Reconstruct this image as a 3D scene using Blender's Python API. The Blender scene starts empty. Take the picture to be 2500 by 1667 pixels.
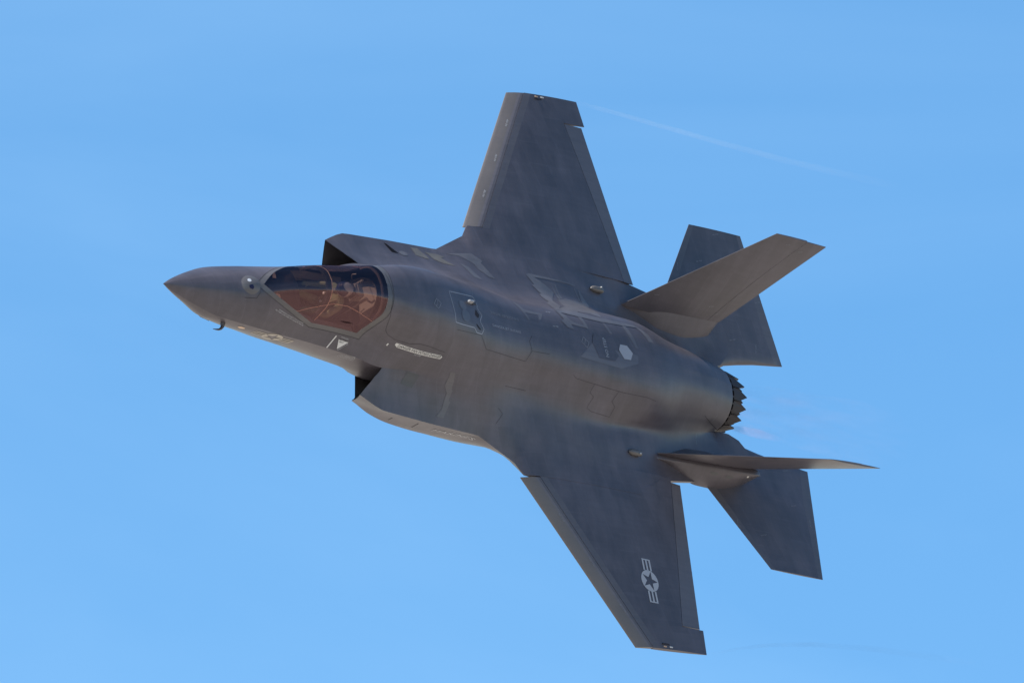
import bpy, bmesh, math, random
import numpy as np
from mathutils import Vector, Matrix
from mathutils.bvhtree import BVHTree

random.seed(7)
scene = bpy.context.scene
COL = scene.collection

# ------------------------------------------------------------------ camera
CAM_H = 1.7
ELEV = math.radians(17.0)          # the camera looks up at the passing jet
DIST = 202.84                      # metres to the jet
cam_data = bpy.data.cameras.new('camera')
cam_data.sensor_width = 36.0
cam_data.lens = 414.35             # long telephoto
cam_data.clip_start = 1.0
cam_data.clip_end = 120000.0
cam = bpy.data.objects.new('camera', cam_data)
COL.objects.link(cam)
cam.location = (0, 0, CAM_H)
cam.rotation_euler = (math.pi / 2 + ELEV, 0, 0)
scene.camera = cam

# attitude of the jet (aircraft frame: x aft, y starboard, z up) in the camera's right / down / forward axes
R_AC = np.array([[0.68334705, -0.20838638, 0.69972275],
                 [0.15010552, -0.89782607, -0.41397666],
                 [0.71449643, 0.38792198, -0.58224685]])
T_AC = np.array([-0.28876383, 0.18383223, DIST])
M_CAM = np.array([[1, 0, 0],
                  [0, math.sin(ELEV), math.cos(ELEV)],
                  [0, -math.cos(ELEV), math.sin(ELEV)]])
ROT = M_CAM @ R_AC
LOC = np.array([0, 0, CAM_H]) + M_CAM @ (T_AC - R_AC @ np.array([8.0, 0, 0]))
JET = Matrix([list(ROT[i]) + [LOC[i]] for i in range(3)] + [[0, 0, 0, 1]])

# ------------------------------------------------------------------ sky and sun
SUN_AC = np.array([-0.55, 0.83, -0.015])
SUN_AC = SUN_AC / np.linalg.norm(SUN_AC)
SUN = ROT @ SUN_AC
SUN_EL = math.asin(SUN[2])
SUN_AZ = math.atan2(SUN[0], SUN[1])
world = bpy.data.worlds.new('World')
scene.world = world
world.use_nodes = True
wn = world.node_tree
wn.nodes.clear()
w_out = wn.nodes.new('ShaderNodeOutputWorld')
w_bg = wn.nodes.new('ShaderNodeBackground')
w_sky = wn.nodes.new('ShaderNodeTexSky')
w_sky.sky_type = 'NISHITA'
w_sky.sun_disc = False
w_sky.sun_elevation = SUN_EL
w_sky.sun_rotation = SUN_AZ
w_sky.altitude = 300.0
w_sky.air_density = 1.0
w_sky.dust_density = 0.1
w_sky.ozone_density = 3.0
w_bg.inputs['Strength'].default_value = 0.13
w_hs = wn.nodes.new('ShaderNodeHueSaturation')      # the photograph's strong colour, over the whole sky alike
w_hs.inputs['Saturation'].default_value = 1.24
w_hs.inputs['Hue'].default_value = 0.495
wn.links.new(w_sky.outputs['Color'], w_hs.inputs['Color'])
# thin uneven high haze, over the whole sky alike
w_tc = wn.nodes.new('ShaderNodeTexCoord')
w_mp = wn.nodes.new('ShaderNodeMapping')
w_mp.inputs['Scale'].default_value = (9.0, 9.0, 24.0)
w_mp.inputs['Rotation'].default_value = (0.0, 0.45, 0.2)
w_nz = wn.nodes.new('ShaderNodeTexNoise')
w_nz.inputs['Scale'].default_value = 1.0
w_nz.inputs['Detail'].default_value = 5.0
w_nz.inputs['Roughness'].default_value = 0.55
w_nz.inputs['Distortion'].default_value = 0.6
w_mr = wn.nodes.new('ShaderNodeMapRange')
w_mr.inputs['From Min'].default_value = 0.35
w_mr.inputs['From Max'].default_value = 0.75
w_mr.inputs['To Min'].default_value = 0.0
w_mr.inputs['To Max'].default_value = 0.10
w_mix = wn.nodes.new('ShaderNodeMix')
w_mix.data_type = 'RGBA'
w_mix.inputs['B'].default_value = (3.6, 5.4, 7.0, 1.0)
wn.links.new(w_tc.outputs['Generated'], w_mp.inputs['Vector'])
wn.links.new(w_mp.outputs['Vector'], w_nz.inputs['Vector'])
wn.links.new(w_nz.outputs['Fac'], w_mr.inputs['Value'])
wn.links.new(w_mr.outputs['Result'], w_mix.inputs['Factor'])
wn.links.new(w_hs.outputs['Color'], w_mix.inputs['A'])
wn.links.new(w_mix.outputs['Result'], w_bg.inputs['Color'])
wn.links.new(w_bg.outputs['Background'], w_out.inputs['Surface'])

sun_data = bpy.data.lights.new('sun', 'SUN')
sun_data.energy = 5.0
sun_data.angle = math.radians(0.5)
sun_data.color = (1.0, 0.93, 0.84)
sun = bpy.data.objects.new('sun', sun_data)
COL.objects.link(sun)
sun.rotation_euler = Vector(SUN).to_track_quat('Z', 'Y').to_euler()
sun.location = (-60, -30, 120)

scene.view_settings.view_transform = 'Standard'
scene.view_settings.look = 'None'
scene.view_settings.exposure = 0.62
scene.view_settings.gamma = 1.0
scene.view_settings.use_curve_mapping = False
scene.cycles.use_denoising = True
scene.cycles.max_bounces = 8
scene.cycles.transparent_max_bounces = 16


# ------------------------------------------------------------------ materials
def new_mat(name):
    m = bpy.data.materials.new(name)
    m.use_nodes = True
    nt = m.node_tree
    b = nt.nodes['Principled BSDF']
    return m, nt, b


def plain(name, col, rough=0.5, metal=0.0, spec=0.5):
    m, nt, b = new_mat(name)
    b.inputs['Base Color'].default_value = (*col, 1)
    b.inputs['Roughness'].default_value = rough
    b.inputs['Metallic'].default_value = metal
    b.inputs['Specular IOR Level'].default_value = spec
    return m


def paint(name, col, rough=0.38, var=0.09, metal=0.0, spec=0.5, streak=0.10, scale=1.0, patch=0.0, bands=0.0):
    """matt aircraft coating: cloudy patches, fine chordwise streaks, faint grain"""
    m, nt, b = new_mat(name)
    N, L = nt.nodes, nt.links
    tc = N.new('ShaderNodeTexCoord')
    n1 = N.new('ShaderNodeTexNoise')
    n1.inputs['Scale'].default_value = 0.9 * scale
    n1.inputs['Detail'].default_value = 5
    n1.inputs['Roughness'].default_value = 0.6
    L.new(tc.outputs['Object'], n1.inputs['Vector'])
    mp = N.new('ShaderNodeMapping')
    mp.inputs['Scale'].default_value = (0.5, 9.0, 9.0)
    L.new(tc.outputs['Object'], mp.inputs['Vector'])
    n2 = N.new('ShaderNodeTexNoise')
    n2.inputs['Scale'].default_value = 1.6
    n2.inputs['Detail'].default_value = 4
    L.new(mp.outputs['Vector'], n2.inputs['Vector'])
    n3 = N.new('ShaderNodeTexNoise')
    n3.inputs['Scale'].default_value = 60
    n3.inputs['Detail'].default_value = 2
    L.new(tc.outputs['Object'], n3.inputs['Vector'])

    def rng(node, lo, hi):
        r = N.new('ShaderNodeMapRange')
        r.inputs['From Min'].default_value = 0.25
        r.inputs['From Max'].default_value = 0.75
        r.inputs['To Min'].default_value = lo
        r.inputs['To Max'].default_value = hi
        L.new(node.outputs['Fac'], r.inputs['Value'])
        return r
    a, c, d = rng(n1, 1 - var, 1 + var), rng(n2, 1 - streak, 1 + streak), rng(n3, 0.95, 1.05)
    m1 = N.new('ShaderNodeMath'); m1.operation = 'MULTIPLY'
    m2 = N.new('ShaderNodeMath'); m2.operation = 'MULTIPLY'
    L.new(a.outputs[0], m1.inputs[0]); L.new(c.outputs[0], m1.inputs[1])
    L.new(m1.outputs[0], m2.inputs[0]); L.new(d.outputs[0], m2.inputs[1])
    if bands:                                  # worn bands running round the body, across the airflow
        mq = N.new('ShaderNodeMapping'); mq.inputs['Scale'].default_value = (3.2, 0.9, 0.9)
        mq.inputs['Rotation'].default_value = (0, 0, 0.18)
        L.new(tc.outputs['Object'], mq.inputs['Vector'])
        n4 = N.new('ShaderNodeTexNoise'); n4.inputs['Scale'].default_value = 1.3; n4.inputs['Detail'].default_value = 6
        n4.inputs['Roughness'].default_value = 0.65
        L.new(mq.outputs['Vector'], n4.inputs['Vector'])
        e4 = rng(n4, 1 - bands, 1 + bands)
        m4 = N.new('ShaderNodeMath'); m4.operation = 'MULTIPLY'
        L.new(m2.outputs[0], m4.inputs[0]); L.new(e4.outputs[0], m4.inputs[1])
        m2 = m4
    # patchwork of coated panels: slightly different greys with faint paler joints
    sx = N.new('ShaderNodeSeparateXYZ'); L.new(tc.outputs['Object'], sx.inputs[0])
    ma = N.new('ShaderNodeMath'); ma.operation = 'MULTIPLY_ADD'; ma.inputs[1].default_value = 0.30
    L.new(sx.outputs['Y'], ma.inputs[0]); L.new(sx.outputs['X'], ma.inputs[2])
    mb = N.new('ShaderNodeMath'); mb.operation = 'MULTIPLY_ADD'; mb.inputs[1].default_value = -0.8
    L.new(sx.outputs['Z'], mb.inputs[0]); L.new(sx.outputs['Y'], mb.inputs[2])
    cx = N.new('ShaderNodeCombineXYZ'); L.new(mb.outputs[0], cx.inputs[0]); L.new(ma.outputs[0], cx.inputs[1])
    br = N.new('ShaderNodeTexBrick')
    br.offset = 0.37; br.squash = 0.7; br.squash_frequency = 3
    br.inputs['Color1'].default_value = (1 - patch,) * 3 + (1,)
    br.inputs['Color2'].default_value = (1 + patch,) * 3 + (1,)
    br.inputs['Mortar'].default_value = (1 + .9 * patch,) * 3 + (1,)
    br.inputs['Scale'].default_value = 1.0
    br.inputs['Mortar Size'].default_value = 0.016
    br.inputs['Mortar Smooth'].default_value = 0.6
    br.inputs['Brick Width'].default_value = 0.62
    br.inputs['Row Height'].default_value = 0.46
    L.new(cx.outputs[0], br.inputs['Vector'])
    m3 = N.new('ShaderNodeMath'); m3.operation = 'MULTIPLY'
    L.new(m2.outputs[0], m3.inputs[0]); L.new(br.outputs['Color'], m3.inputs[1])
    m2 = m3
    vm = N.new('ShaderNodeVectorMath'); vm.operation = 'SCALE'
    vm.inputs[0].default_value = col
    L.new(m2.outputs[0], vm.inputs['Scale'])
    L.new(vm.outputs['Vector'], b.inputs['Base Color'])
    rr = rng(n1, rough - 0.06, rough + 0.06)
    L.new(rr.outputs[0], b.inputs['Roughness'])
    b.inputs['Metallic'].default_value = metal
    b.inputs['Specular IOR Level'].default_value = spec
    return m


PAINT = (0.060, 0.054, 0.065)
MAT = {}
MAT['skin'] = paint('grey_airframe_coating', PAINT, var=0.22, patch=0.08, rough=0.42, streak=0.07, scale=1.7, bands=0.20)
MAT['edge'] = paint('edge_coating', (0.086, 0.078, 0.086), var=0.08)
MAT['edge2'] = paint('thin_edge_coating', (0.076, 0.069, 0.076), var=0.08)
MAT['stripe'] = paint('stripe_coating', (0.108, 0.097, 0.104), var=0.06)
MAT['edge_brown'] = paint('leading_edge_coating', (0.104, 0.092, 0.088), var=0.12, streak=0.03)
MAT['tape'] = paint('sealing_tape_coating', (0.086, 0.082, 0.090), var=0.25, scale=3)
MAT['tape_dark'] = paint('dark_patch_coating', (0.047, 0.049, 0.055), var=0.08)
MAT['frame'] = paint('canopy_frame_coating', (0.076, 0.072, 0.075), var=0.06)
MAT['nozzle'] = paint('heat_stained_nozzle', (0.030, 0.024, 0.024), rough=0.55, metal=0.1, spec=0.25, var=0.25, scale=4)
MAT['nozzle_dark'] = paint('dark_nozzle', (0.022, 0.018, 0.019), rough=0.6, spec=0.2, var=0.2, scale=4)  # darker tone for the seal petals between the main ones
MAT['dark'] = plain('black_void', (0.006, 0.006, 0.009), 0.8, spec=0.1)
MAT['seam'] = plain('panel_gap', (0.034, 0.033, 0.038), 0.8, spec=0.1)
MAT['mark'] = plain('pale_grey_marking', (0.34, 0.35, 0.37), 0.6, spec=0.2)
MAT['mark_bright'] = plain('light_grey_marking', (0.50, 0.50, 0.49), 0.6, spec=0.2)
MAT['mark_dim'] = plain('dim_grey_marking', (0.20, 0.21, 0.235), 0.6, spec=0.2)
MAT['tape_soft'] = paint('faded_patch_coating', (0.080, 0.075, 0.082), var=0.08)
MAT['tan'] = paint('primer_patch_coating', (0.104, 0.092, 0.078), var=0.2, scale=3)
MAT['tan_light'] = plain('tan_lamp_lens', (0.45, 0.30, 0.18), 0.3)
MAT['panel_pale'] = paint('pale_panel_coating', (0.090, 0.085, 0.096), var=0.05)
MAT['mark_blue'] = plain('blue_grey_marking', (0.25, 0.265, 0.30), 0.6, spec=0.2)
MAT['mark_wing'] = plain('wing_insignia_grey', (0.30, 0.31, 0.335), 0.55, spec=0.3)
MAT['mark_nose'] = plain('nose_insignia_grey', (0.34, 0.32, 0.28), 0.55, spec=0.3)
MAT['mark_dim2'] = plain('faint_marking', (0.17, 0.18, 0.21), 0.6, spec=0.2)
MAT['pale'] = paint('pale_fitting_coating', (0.088, 0.080, 0.077), var=0.1, rough=0.4)
MAT['probe'] = plain('probe_metal', (0.05, 0.045, 0.05), 0.35, metal=0.4)
MAT['white_glint'] = plain('sensor_window_glint', (0.38, 0.40, 0.44), 0.5)  # glint on the starboard window put in as a pale colour
MAT['navy_glass'] = plain('dark_blue_sensor_glass', (0.010, 0.012, 0.045), 0.45, spec=0.2)
MAT['cock_dark'] = plain('cockpit_dark_grey', (0.060, 0.046, 0.043), 0.7)
MAT['cock_black'] = plain('cockpit_black', (0.012, 0.012, 0.014), 0.6)
MAT['cock_grey'] = plain('cockpit_grey', (0.14, 0.135, 0.12), 0.6)
MAT['olive'] = plain('olive_webbing', (0.085, 0.085, 0.045), 0.8)
MAT['suit'] = paint('green_flight_suit', (0.12, 0.14, 0.085), rough=0.85, var=0.25, spec=0.1, scale=8)
MAT['helmet'] = plain('dark_helmet', (0.28, 0.28, 0.27), 0.25)
MAT['screen'] = plain('display_black', (0.01, 0.01, 0.012), 0.15)
MAT['tan_trim'] = plain('tan_trim_and_highlight', (0.55, 0.42, 0.32), 0.5)
MAT['screen_lit'] = plain('lit_display', (0.02, 0.05, 0.05), 0.2)
MAT['screen_lit'].node_tree.nodes['Principled BSDF'].inputs['Emission Color'].default_value = (0.10, 0.75, 0.70, 1)
MAT['screen_lit'].node_tree.nodes['Principled BSDF'].inputs['Emission Strength'].default_value = 0.6
TRAIL, PLUME = 0.85, 0.42
MAT['duct'] = plain('intake_lining', (0.095, 0.092, 0.10), 0.5)


# ------------------------------------------------------------------ mesh helpers
def link(o, parent=None):
    COL.objects.link(o)
    if parent is not None:
        o.parent = parent
    return o


def mesh_obj(name, verts, faces, mats, parent=None, smooth=True, angle=35, mat_idx=None, merge=0.0004):
    me = bpy.data.meshes.new(name)
    me.from_pydata([tuple(map(float, v)) for v in verts], [], faces)
    if not isinstance(mats, (list, tuple)):
        mats = [mats]
    for m in mats:
        me.materials.append(m)
    if mat_idx is not None:
        me.polygons.foreach_set('material_index', mat_idx)
    bm = bmesh.new(); bm.from_mesh(me)
    if merge:
        bmesh.ops.remove_doubles(bm, verts=bm.verts, dist=merge)
    bmesh.ops.recalc_face_normals(bm, faces=bm.faces)
    bm.to_mesh(me); bm.free()
    finish(me, smooth, angle)
    return link(bpy.data.objects.new(name, me), parent)


def finish(me, smooth=True, angle=35):
    if smooth:
        me.polygons.foreach_set('use_smooth', [True] * len(me.polygons))
        me.set_sharp_from_angle(angle=math.radians(angle))
    me.update()


def bm_obj(name, bm, mats, parent=None, smooth=True, angle=35):
    me = bpy.data.meshes.new(name)
    bm.to_mesh(me); bm.free()
    if not isinstance(mats, (list, tuple)):
        mats = [mats]
    for m in mats:
        me.materials.append(m)
    finish(me, smooth, angle)
    return link(bpy.data.objects.new(name, me), parent)


def grid(rows):
    """rows: list of equal-length point lists -> verts, quad faces"""
    n = len(rows[0])
    v = [p for r in rows for p in r]
    f = []
    for i in range(len(rows) - 1):
        for j in range(n - 1):
            f.append((i * n + j, i * n + j + 1, (i + 1) * n + j + 1, (i + 1) * n + j))
    return v, f


class Acc:
    def __init__(self):
        self.v, self.f, self.m = [], [], []

    def add(self, v, f, mi=0):
        o = len(self.v)
        self.v += list(v)
        self.f += [tuple(i + o for i in q) for q in f]
        self.m += [mi] * len(f)

    def rows(self, rows, mi=0):
        v, f = grid(rows)
        self.add(v, f, mi)

    def both(self, rows, mi=0):
        self.rows(rows, mi)
        self.rows([[(p[0], -p[1], p[2]) for p in r] for r in rows], mi)


class Pchip:
    def __init__(self, x, y):
        self.x = np.array(x, float); self.y = np.array(y, float)
        h = np.diff(self.x); d = np.diff(self.y) / h
        m = np.zeros(len(self.x)); m[0] = d[0]; m[-1] = d[-1]
        for i in range(1, len(self.x) - 1):
            if d[i - 1] * d[i] > 0:
                w1, w2 = 2 * h[i] + h[i - 1], h[i] + 2 * h[i - 1]
                m[i] = (w1 + w2) / (w1 / d[i - 1] + w2 / d[i])
        self.m = m

    def __call__(self, t):
        t = min(max(t, self.x[0]), self.x[-1])
        i = min(max(int(np.searchsorted(self.x, t) - 1), 0), len(self.x) - 2)
        h = self.x[i + 1] - self.x[i]; s = (t - self.x[i]) / h
        return ((1 + 2 * s) * (1 - s) ** 2 * self.y[i] + s * (1 - s) ** 2 * h * self.m[i]
                + s * s * (3 - 2 * s) * self.y[i + 1] + s * s * (s - 1) * h * self.m[i + 1])


def lin(tab):
    xs = [t[0] for t in tab]; ys = [t[1] for t in tab]
    return lambda x: float(np.interp(x, xs, ys))


def crom(P, n):
    """centripetal Catmull-Rom through points P, n samples per segment"""
    P = [np.array(p, float) for p in P]
    Q = [2 * P[0] - P[1]] + P + [2 * P[-1] - P[-2]]
    out = []
    for i in range(1, len(Q) - 2):
        p0, p1, p2, p3 = Q[i - 1:i + 3]
        t = [0.0]
        for a, b in ((p0, p1), (p1, p2), (p2, p3)):
            t.append(t[-1] + max(np.linalg.norm(b - a), 1e-4) ** 0.5)
        for k in range(n):
            u = t[1] + (t[2] - t[1]) * k / n
            A1 = (t[1] - u) / (t[1] - t[0]) * p0 + (u - t[0]) / (t[1] - t[0]) * p1
            A2 = (t[2] - u) / (t[2] - t[1]) * p1 + (u - t[1]) / (t[2] - t[1]) * p2
            A3 = (t[3] - u) / (t[3] - t[2]) * p2 + (u - t[2]) / (t[3] - t[2]) * p3
            B1 = (t[2] - u) / (t[2] - t[0]) * A1 + (u - t[0]) / (t[2] - t[0]) * A2
            B2 = (t[3] - u) / (t[3] - t[1]) * A2 + (u - t[1]) / (t[3] - t[1]) * A3
            out.append((t[2] - u) / (t[2] - t[1]) * B1 + (u - t[1]) / (t[2] - t[1]) * B2)
    out.append(P[-1])
    return out


def sstep(a, b, x):
    t = min(max((x - a) / (b - a), 0), 1)
    return t * t * (3 - 2 * t)


# ------------------------------------------------------------------ ground (dry country under the flight path)
def make_ground():
    m, nt, b = new_mat('dry_ground')
    N, L = nt.nodes, nt.links
    tc = N.new('ShaderNodeTexCoord')
    n1 = N.new('ShaderNodeTexNoise'); n1.inputs['Scale'].default_value = 0.004; n1.inputs['Detail'].default_value = 8
    L.new(tc.outputs['Object'], n1.inputs['Vector'])
    cr = N.new('ShaderNodeValToRGB')
    cr.color_ramp.elements[0].position = 0.35; cr.color_ramp.elements[0].color = (0.40, 0.34, 0.275, 1)
    cr.color_ramp.elements[1].position = 0.68; cr.color_ramp.elements[1].color = (0.57, 0.50, 0.42, 1)
    L.new(n1.outputs['Fac'], cr.inputs['Fac'])
    L.new(cr.outputs['Color'], b.inputs['Base Color'])
    b.inputs['Roughness'].default_value = 1.0
    b.inputs['Specular IOR Level'].default_value = 0.0
    s = 40000
    o = mesh_obj('ground', [(-s, -s, 0), (s, -s, 0), (s, s, 0), (-s, s, 0)], [(0, 1, 2, 3)], m, smooth=False)
    o['kind'] = 'structure'


make_ground()

# ------------------------------------------------------------------ the jet
jet = bpy.data.objects.new('fighter_jet', None)
COL.objects.link(jet)
jet.matrix_world = JET
jet['label'] = 'dark grey twin-tailed fighter jet banking steeply across the blue sky'
jet['category'] = 'fighter jet'

# --- wing surface functions, shared by the wings and the body's wing root


def w_le(y): return 7.88 + (y - 2.38) * 0.6577
def w_te(y): return 11.97 - (y - 2.0) * 0.1575
def w_hle(y): return 8.27 + (y - 2.38) * 0.6477          # leading-edge flap hinge
def w_hte(y): return 11.68 - (y - 1.94) * 0.236           # flaperon hinge


def w_half(c, y):
    t = 0.085 - 0.05 * (y - 2.38) / 2.98
    c = min(max(c, 0), 1)
    if c < 0.42:
        return max(t * (1 - ((0.42 - c) / 0.42) ** 2.3) ** 0.8, 0.0) + 0.004
    return t * (1 - ((c - 0.42) / 0.58) ** 2) + 0.004


def w_mean(c, y):
    return 0.07 + 0.10 * c + (y - 2.38) / 2.98 * (0.02 + 0.06 * c)


def w_z(x, y, s):
    c = (x - w_le(y)) / (w_te(y) - w_le(y))
    return w_mean(c, y) + s * w_half(c, y)


# --- body control sections ------------------------------------------------------------
def arc(zc, r, degs):
    return [(r * math.cos(math.radians(d)), zc + r * math.sin(math.radians(d))) for d in degs]


TOP = [  # x, [top, a1, a2, a3, a4, J]   (y, z) from the crest to the nose chine / shoulder line
    (0.0, [(0, -.12)] * 6),
    (0.16, [(0, -.035), (.03, -.04), (.055, -.055), (.075, -.072), (.09, -.09), (.10, -.11)]),
    (0.34, [(0, .05), (.055, .043), (.105, .018), (.145, -.02), (.17, -.055), (.19, -.09)]),
    (0.57, [(0, .14), (.09, .128), (.165, .088), (.22, .034), (.262, -.02), (.29, -.07)]),
    (1.0, [(0, .28), (.13, .262), (.24, .20), (.33, .12), (.392, .04), (.44, -.04)]),
    (1.4, [(0, .385), (.15, .365), (.28, .30), (.38, .20), (.458, .10), (.511, 0)]),
    (1.79, [(0, .52), (.16, .49), (.30, .405), (.41, .29), (.50, .165), (.562, .032)]),
    (2.2, [(0, .77), (.18, .72), (.33, .57), (.42, .44), (.51, .28), (.611, .067)]),
    (2.6, [(0, .975), (.20, .925), (.365, .765), (.45, .58), (.515, .40), (.657, .098)]),
    (3.0, [(0, 1.12), (.21, 1.07), (.39, .895), (.455, .70), (.52, .46), (.703, .138)]),
    (3.5, [(0, 1.23), (.22, 1.18), (.41, 1.01), (.475, .79), (.545, .50), (.772, .18)]),
    (4.0, [(0, 1.305), (.24, 1.265), (.45, 1.115), (.525, .86), (.605, .54), (.852, .225)]),
    (4.61, [(0, 1.34), (.30, 1.31), (.52, 1.18), (.65, .93), (.78, .60), (.985, .28)]),
    (5.2, [(0, 1.32), (.32, 1.29), (.57, 1.14), (.745, .91), (.87, .63), (.975, .345)]),
    (6.0, [(0, 1.20), (.33, 1.18), (.59, 1.035), (.785, .80), (.92, .59), (1.06, .40)]),
    (7.0, [(0, 1.03), (.33, 1.01), (.595, .885), (.80, .685), (.96, .52), (1.14, .385)]),
    (8.0, [(0, .95), (.31, .925), (.55, .81), (.75, .60), (.94, .44), (1.17, .34)]),
    (9.0, [(0, .935), (.32, .915), (.57, .82), (.79, .62), (1.0, .45), (1.22, .345)]),
    (10.0, [(0, .94), (.35, .925), (.63, .825), (.86, .61), (1.02, .43), (1.18, .31)]),
    (11.0, [(0, .94), (.36, .91), (.67, .79), (.88, .57), (.985, .37), (1.06, .235)]),
    (12.0, [(0, .82), (.30, .775), (.56, .625), (.74, .435), (.855, .295), (.98, .185)]),
    (12.7, arc(-.01, .74, (90, 68, 47, 32)) + [(.735, .215), (.85, .105)]),
    (13.2, arc(-.035, .665, (90, 68, 46, 30)) + [(.648, .13), (.715, .04)]),
    (13.47, arc(-.05, .62, (90, 67, 45, 28, 13, -1))),
]
SHO = [  # shoulder upper: b1, b2 between J and the outer edge
    (4.0, [(1.06, .23), (1.14, .16)]),
    (4.31, [(1.11, .215), (1.305, .128)]),
    (4.46, [(1.145, .205), (1.36, .125)]),
    (4.61, [(1.19, .205), (1.42, .118)]),
    (5.2, [(1.17, .235), (1.43, .135)]),
    (6.0, [(1.22, .28), (1.48, .155)]),
    (7.0, [(1.31, .285), (1.54, .165)]),
    (7.8, [(1.44, .255), (1.78, .165)]),
    (8.6, [(1.55, .27), (1.95, .205)]),
    (9.6, [(1.56, .27), (1.96, .215)]),
    (10.6, [(1.45, .235), (1.85, .205)]),
    (11.3, [(1.33, .165), (1.68, .15)]),
    (12.0, [(1.20, .105), (1.55, .10)]),
    (12.7, [(1.05, .055), (1.42, .075)]),
    (13.47, [(.98, .01), (1.36, .055)]),
    (14.3, [(1.20, .02), (1.38, .02)]),
]
LOW = [  # lower: c1, c2, K
    (4.0, [(1.12, -.46), (.90, -.52), (.50, -.60)]),
    (4.56, [(1.26, -.50), (1.03, -.56), (.565, -.60)]),
    (4.9, [(1.44, -.50), (1.18, -.60), (.605, -.63)]),
    (5.3, [(1.545, -.50), (1.30, -.65), (.66, -.69)]),
    (6.0, [(1.605, -.50), (1.42, -.70), (.80, -.85)]),
    (7.0, [(1.63, -.48), (1.46, -.74), (.90, -.90)]),
    (7.8, [(1.66, -.40), (1.50, -.68), (.90, -.90)]),
    (8.6, [(1.76, -.12), (1.55, -.52), (.90, -.86)]),
    (10.5, [(1.74, -.12), (1.50, -.50), (.88, -.80)]),
    (11.5, [(1.66, -.14), (1.35, -.38), (.88, -.45)]),
    (12.7, [(1.50, -.10), (1.10, -.20), (.715, -.20)]),
    (13.47, [(1.40, -.06), (1.00, -.10), (.68, -.14)]),
    (14.3, [(1.42, -.03), (1.22, -.04), (1.08, -.03)]),
]
BEL = [  # belly: K, d1, bottom
    (0.0, [(0, -.12)] * 3),
    (0.16, [(.06, -.17), (.03, -.18), (0, -.185)]),
    (0.34, [(.11, -.225), (.06, -.24), (0, -.245)]),
    (0.57, [(.165, -.29), (.09, -.315), (0, -.32)]),
    (1.0, [(.265, -.41), (.14, -.46), (0, -.475)]),
    (1.4, [(.275, -.505), (.15, -.55), (0, -.56)]),
    (1.9, [(.29, -.575), (.16, -.64), (0, -.66)]),
    (2.6, [(.355, -.60), (.20, -.70), (0, -.72)]),
    (3.2, [(.41, -.60), (.24, -.73), (0, -.76)]),
    (4.0, [(.50, -.60), (.28, -.77), (0, -.80)]),
    (4.61, [(.57, -.60), (.32, -.80), (0, -.85)]),
    (5.2, [(.64, -.66), (.36, -.86), (0, -.90)]),
    (6.0, [(.80, -.85), (.45, -.94), (0, -.97)]),
    (7.0, [(.90, -.90), (.50, -.98), (0, -1.0)]),
    (10.5, [(.88, -.80), (.50, -.92), (0, -.96)]),
    (11.5, [(.88, -.45), (.60, -.72), (0, -.86)]),
    (12.7, arc(-.01, .74, (-15, -52, -90))),
    (13.2, arc(-.035, .665, (-10, -50, -90))),
    (13.47, arc(-.05, .62, (-8, -50, -90))),
]


def tabf(tab):
    xs = [t[0] for t in tab]
    n = len(tab[0][1])
    fy = [Pchip(xs, [t[1][k][0] for t in tab]) for k in range(n)]
    fz = [Pchip(xs, [t[1][k][1] for t in tab]) for k in range(n)]
    return lambda x: [(fy[k](x), fz[k](x)) for k in range(n)]


fTOP, fSHO, fLOW, fBEL = tabf(TOP), tabf(SHO), tabf(LOW), tabf(BEL)
E_Y = lin([(4.0, 1.39), (4.16, 1.465), (4.32, 1.545), (4.55, 1.65), (4.62, 1.672), (4.75, 1.685), (5.03, 1.70), (5.8, 1.74),
           (6.9, 1.775), (7.0, 1.785), (7.4, 1.985), (7.77, 2.17), (7.905, 2.36), (7.93, 2.38), (10.75, 2.38), (11.35, 2.0),
           (11.8, 1.915), (12.4, 1.82), (12.8, 1.775), (13.4, 1.735), (14.0, 1.65), (14.3, 1.50)])
BOOM_Z = lin([(11.2, .10), (11.8, .09), (12.4, .07), (13.4, .04), (14.3, .0)])
BOOM_T = lin([(11.2, .07), (11.8, .035), (12.4, .03), (13.6, .025), (14.3, .012)])


def edge_uz(x):
    y = E_Y(x)
    if x <= 7.77:
        return .05, .05
    wu, wl = w_z(x, min(max(y, 2.0), 2.38), 1) + .004, w_z(x, min(max(y, 2.0), 2.38), -1) - .004
    if x < 7.93:
        t = (x - 7.77) / .16
        return .05 + (wu - .05) * t, .05 + (wl - .05) * t
    bu, bl = BOOM_Z(x) + BOOM_T(x), BOOM_Z(x) - BOOM_T(x)
    t = sstep(11.35, 11.9, x)
    return wu * (1 - t) + bu * t, wl * (1 - t) + bl * t


BOOM_J = lin([(13.0, 0.0), (13.47, -.01), (13.75, -.005), (14.0, .06), (14.3, .30)])   # boom's inner edge leaves the barrel


def sec_top(x):
    P = fTOP(x)
    if x <= 4.61:
        return crom(P, 5)
    w = sstep(5.0, 6.6, x) * (1 - sstep(12.9, 13.35, x))
    a = crom(P, 5)
    if w <= 0:
        return a
    eu = (E_Y(x), edge_uz(x)[0])
    full = crom(P + fSHO(x) + [eu], 5)[:26]
    return [(1 - w) * np.array(p) + w * np.array(q) for p, q in zip(a, full)]


def sec_sho(x):
    xx = min(x, 13.47)
    P = fTOP(xx)
    J = P[5]
    if x > 13.0:
        J = (.66 + BOOM_J(x) * 1.25, BOOM_Z(x) * .6 + .5 * BOOM_T(x)) if x > 13.47 else (P[5][0] + BOOM_J(x) * .6, P[5][1])
    eu = (E_Y(x), edge_uz(x)[0])
    S = fSHO(x)
    a = crom([J] + S + [eu], 5)
    w = sstep(5.0, 6.6, x) * (1 - sstep(12.9, 13.35, x))
    if w <= 0:
        return a
    full = crom(P + S + [eu], 5)[25:]
    return [(1 - w) * np.array(p) + w * np.array(q) for p, q in zip(a, full)]


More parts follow.
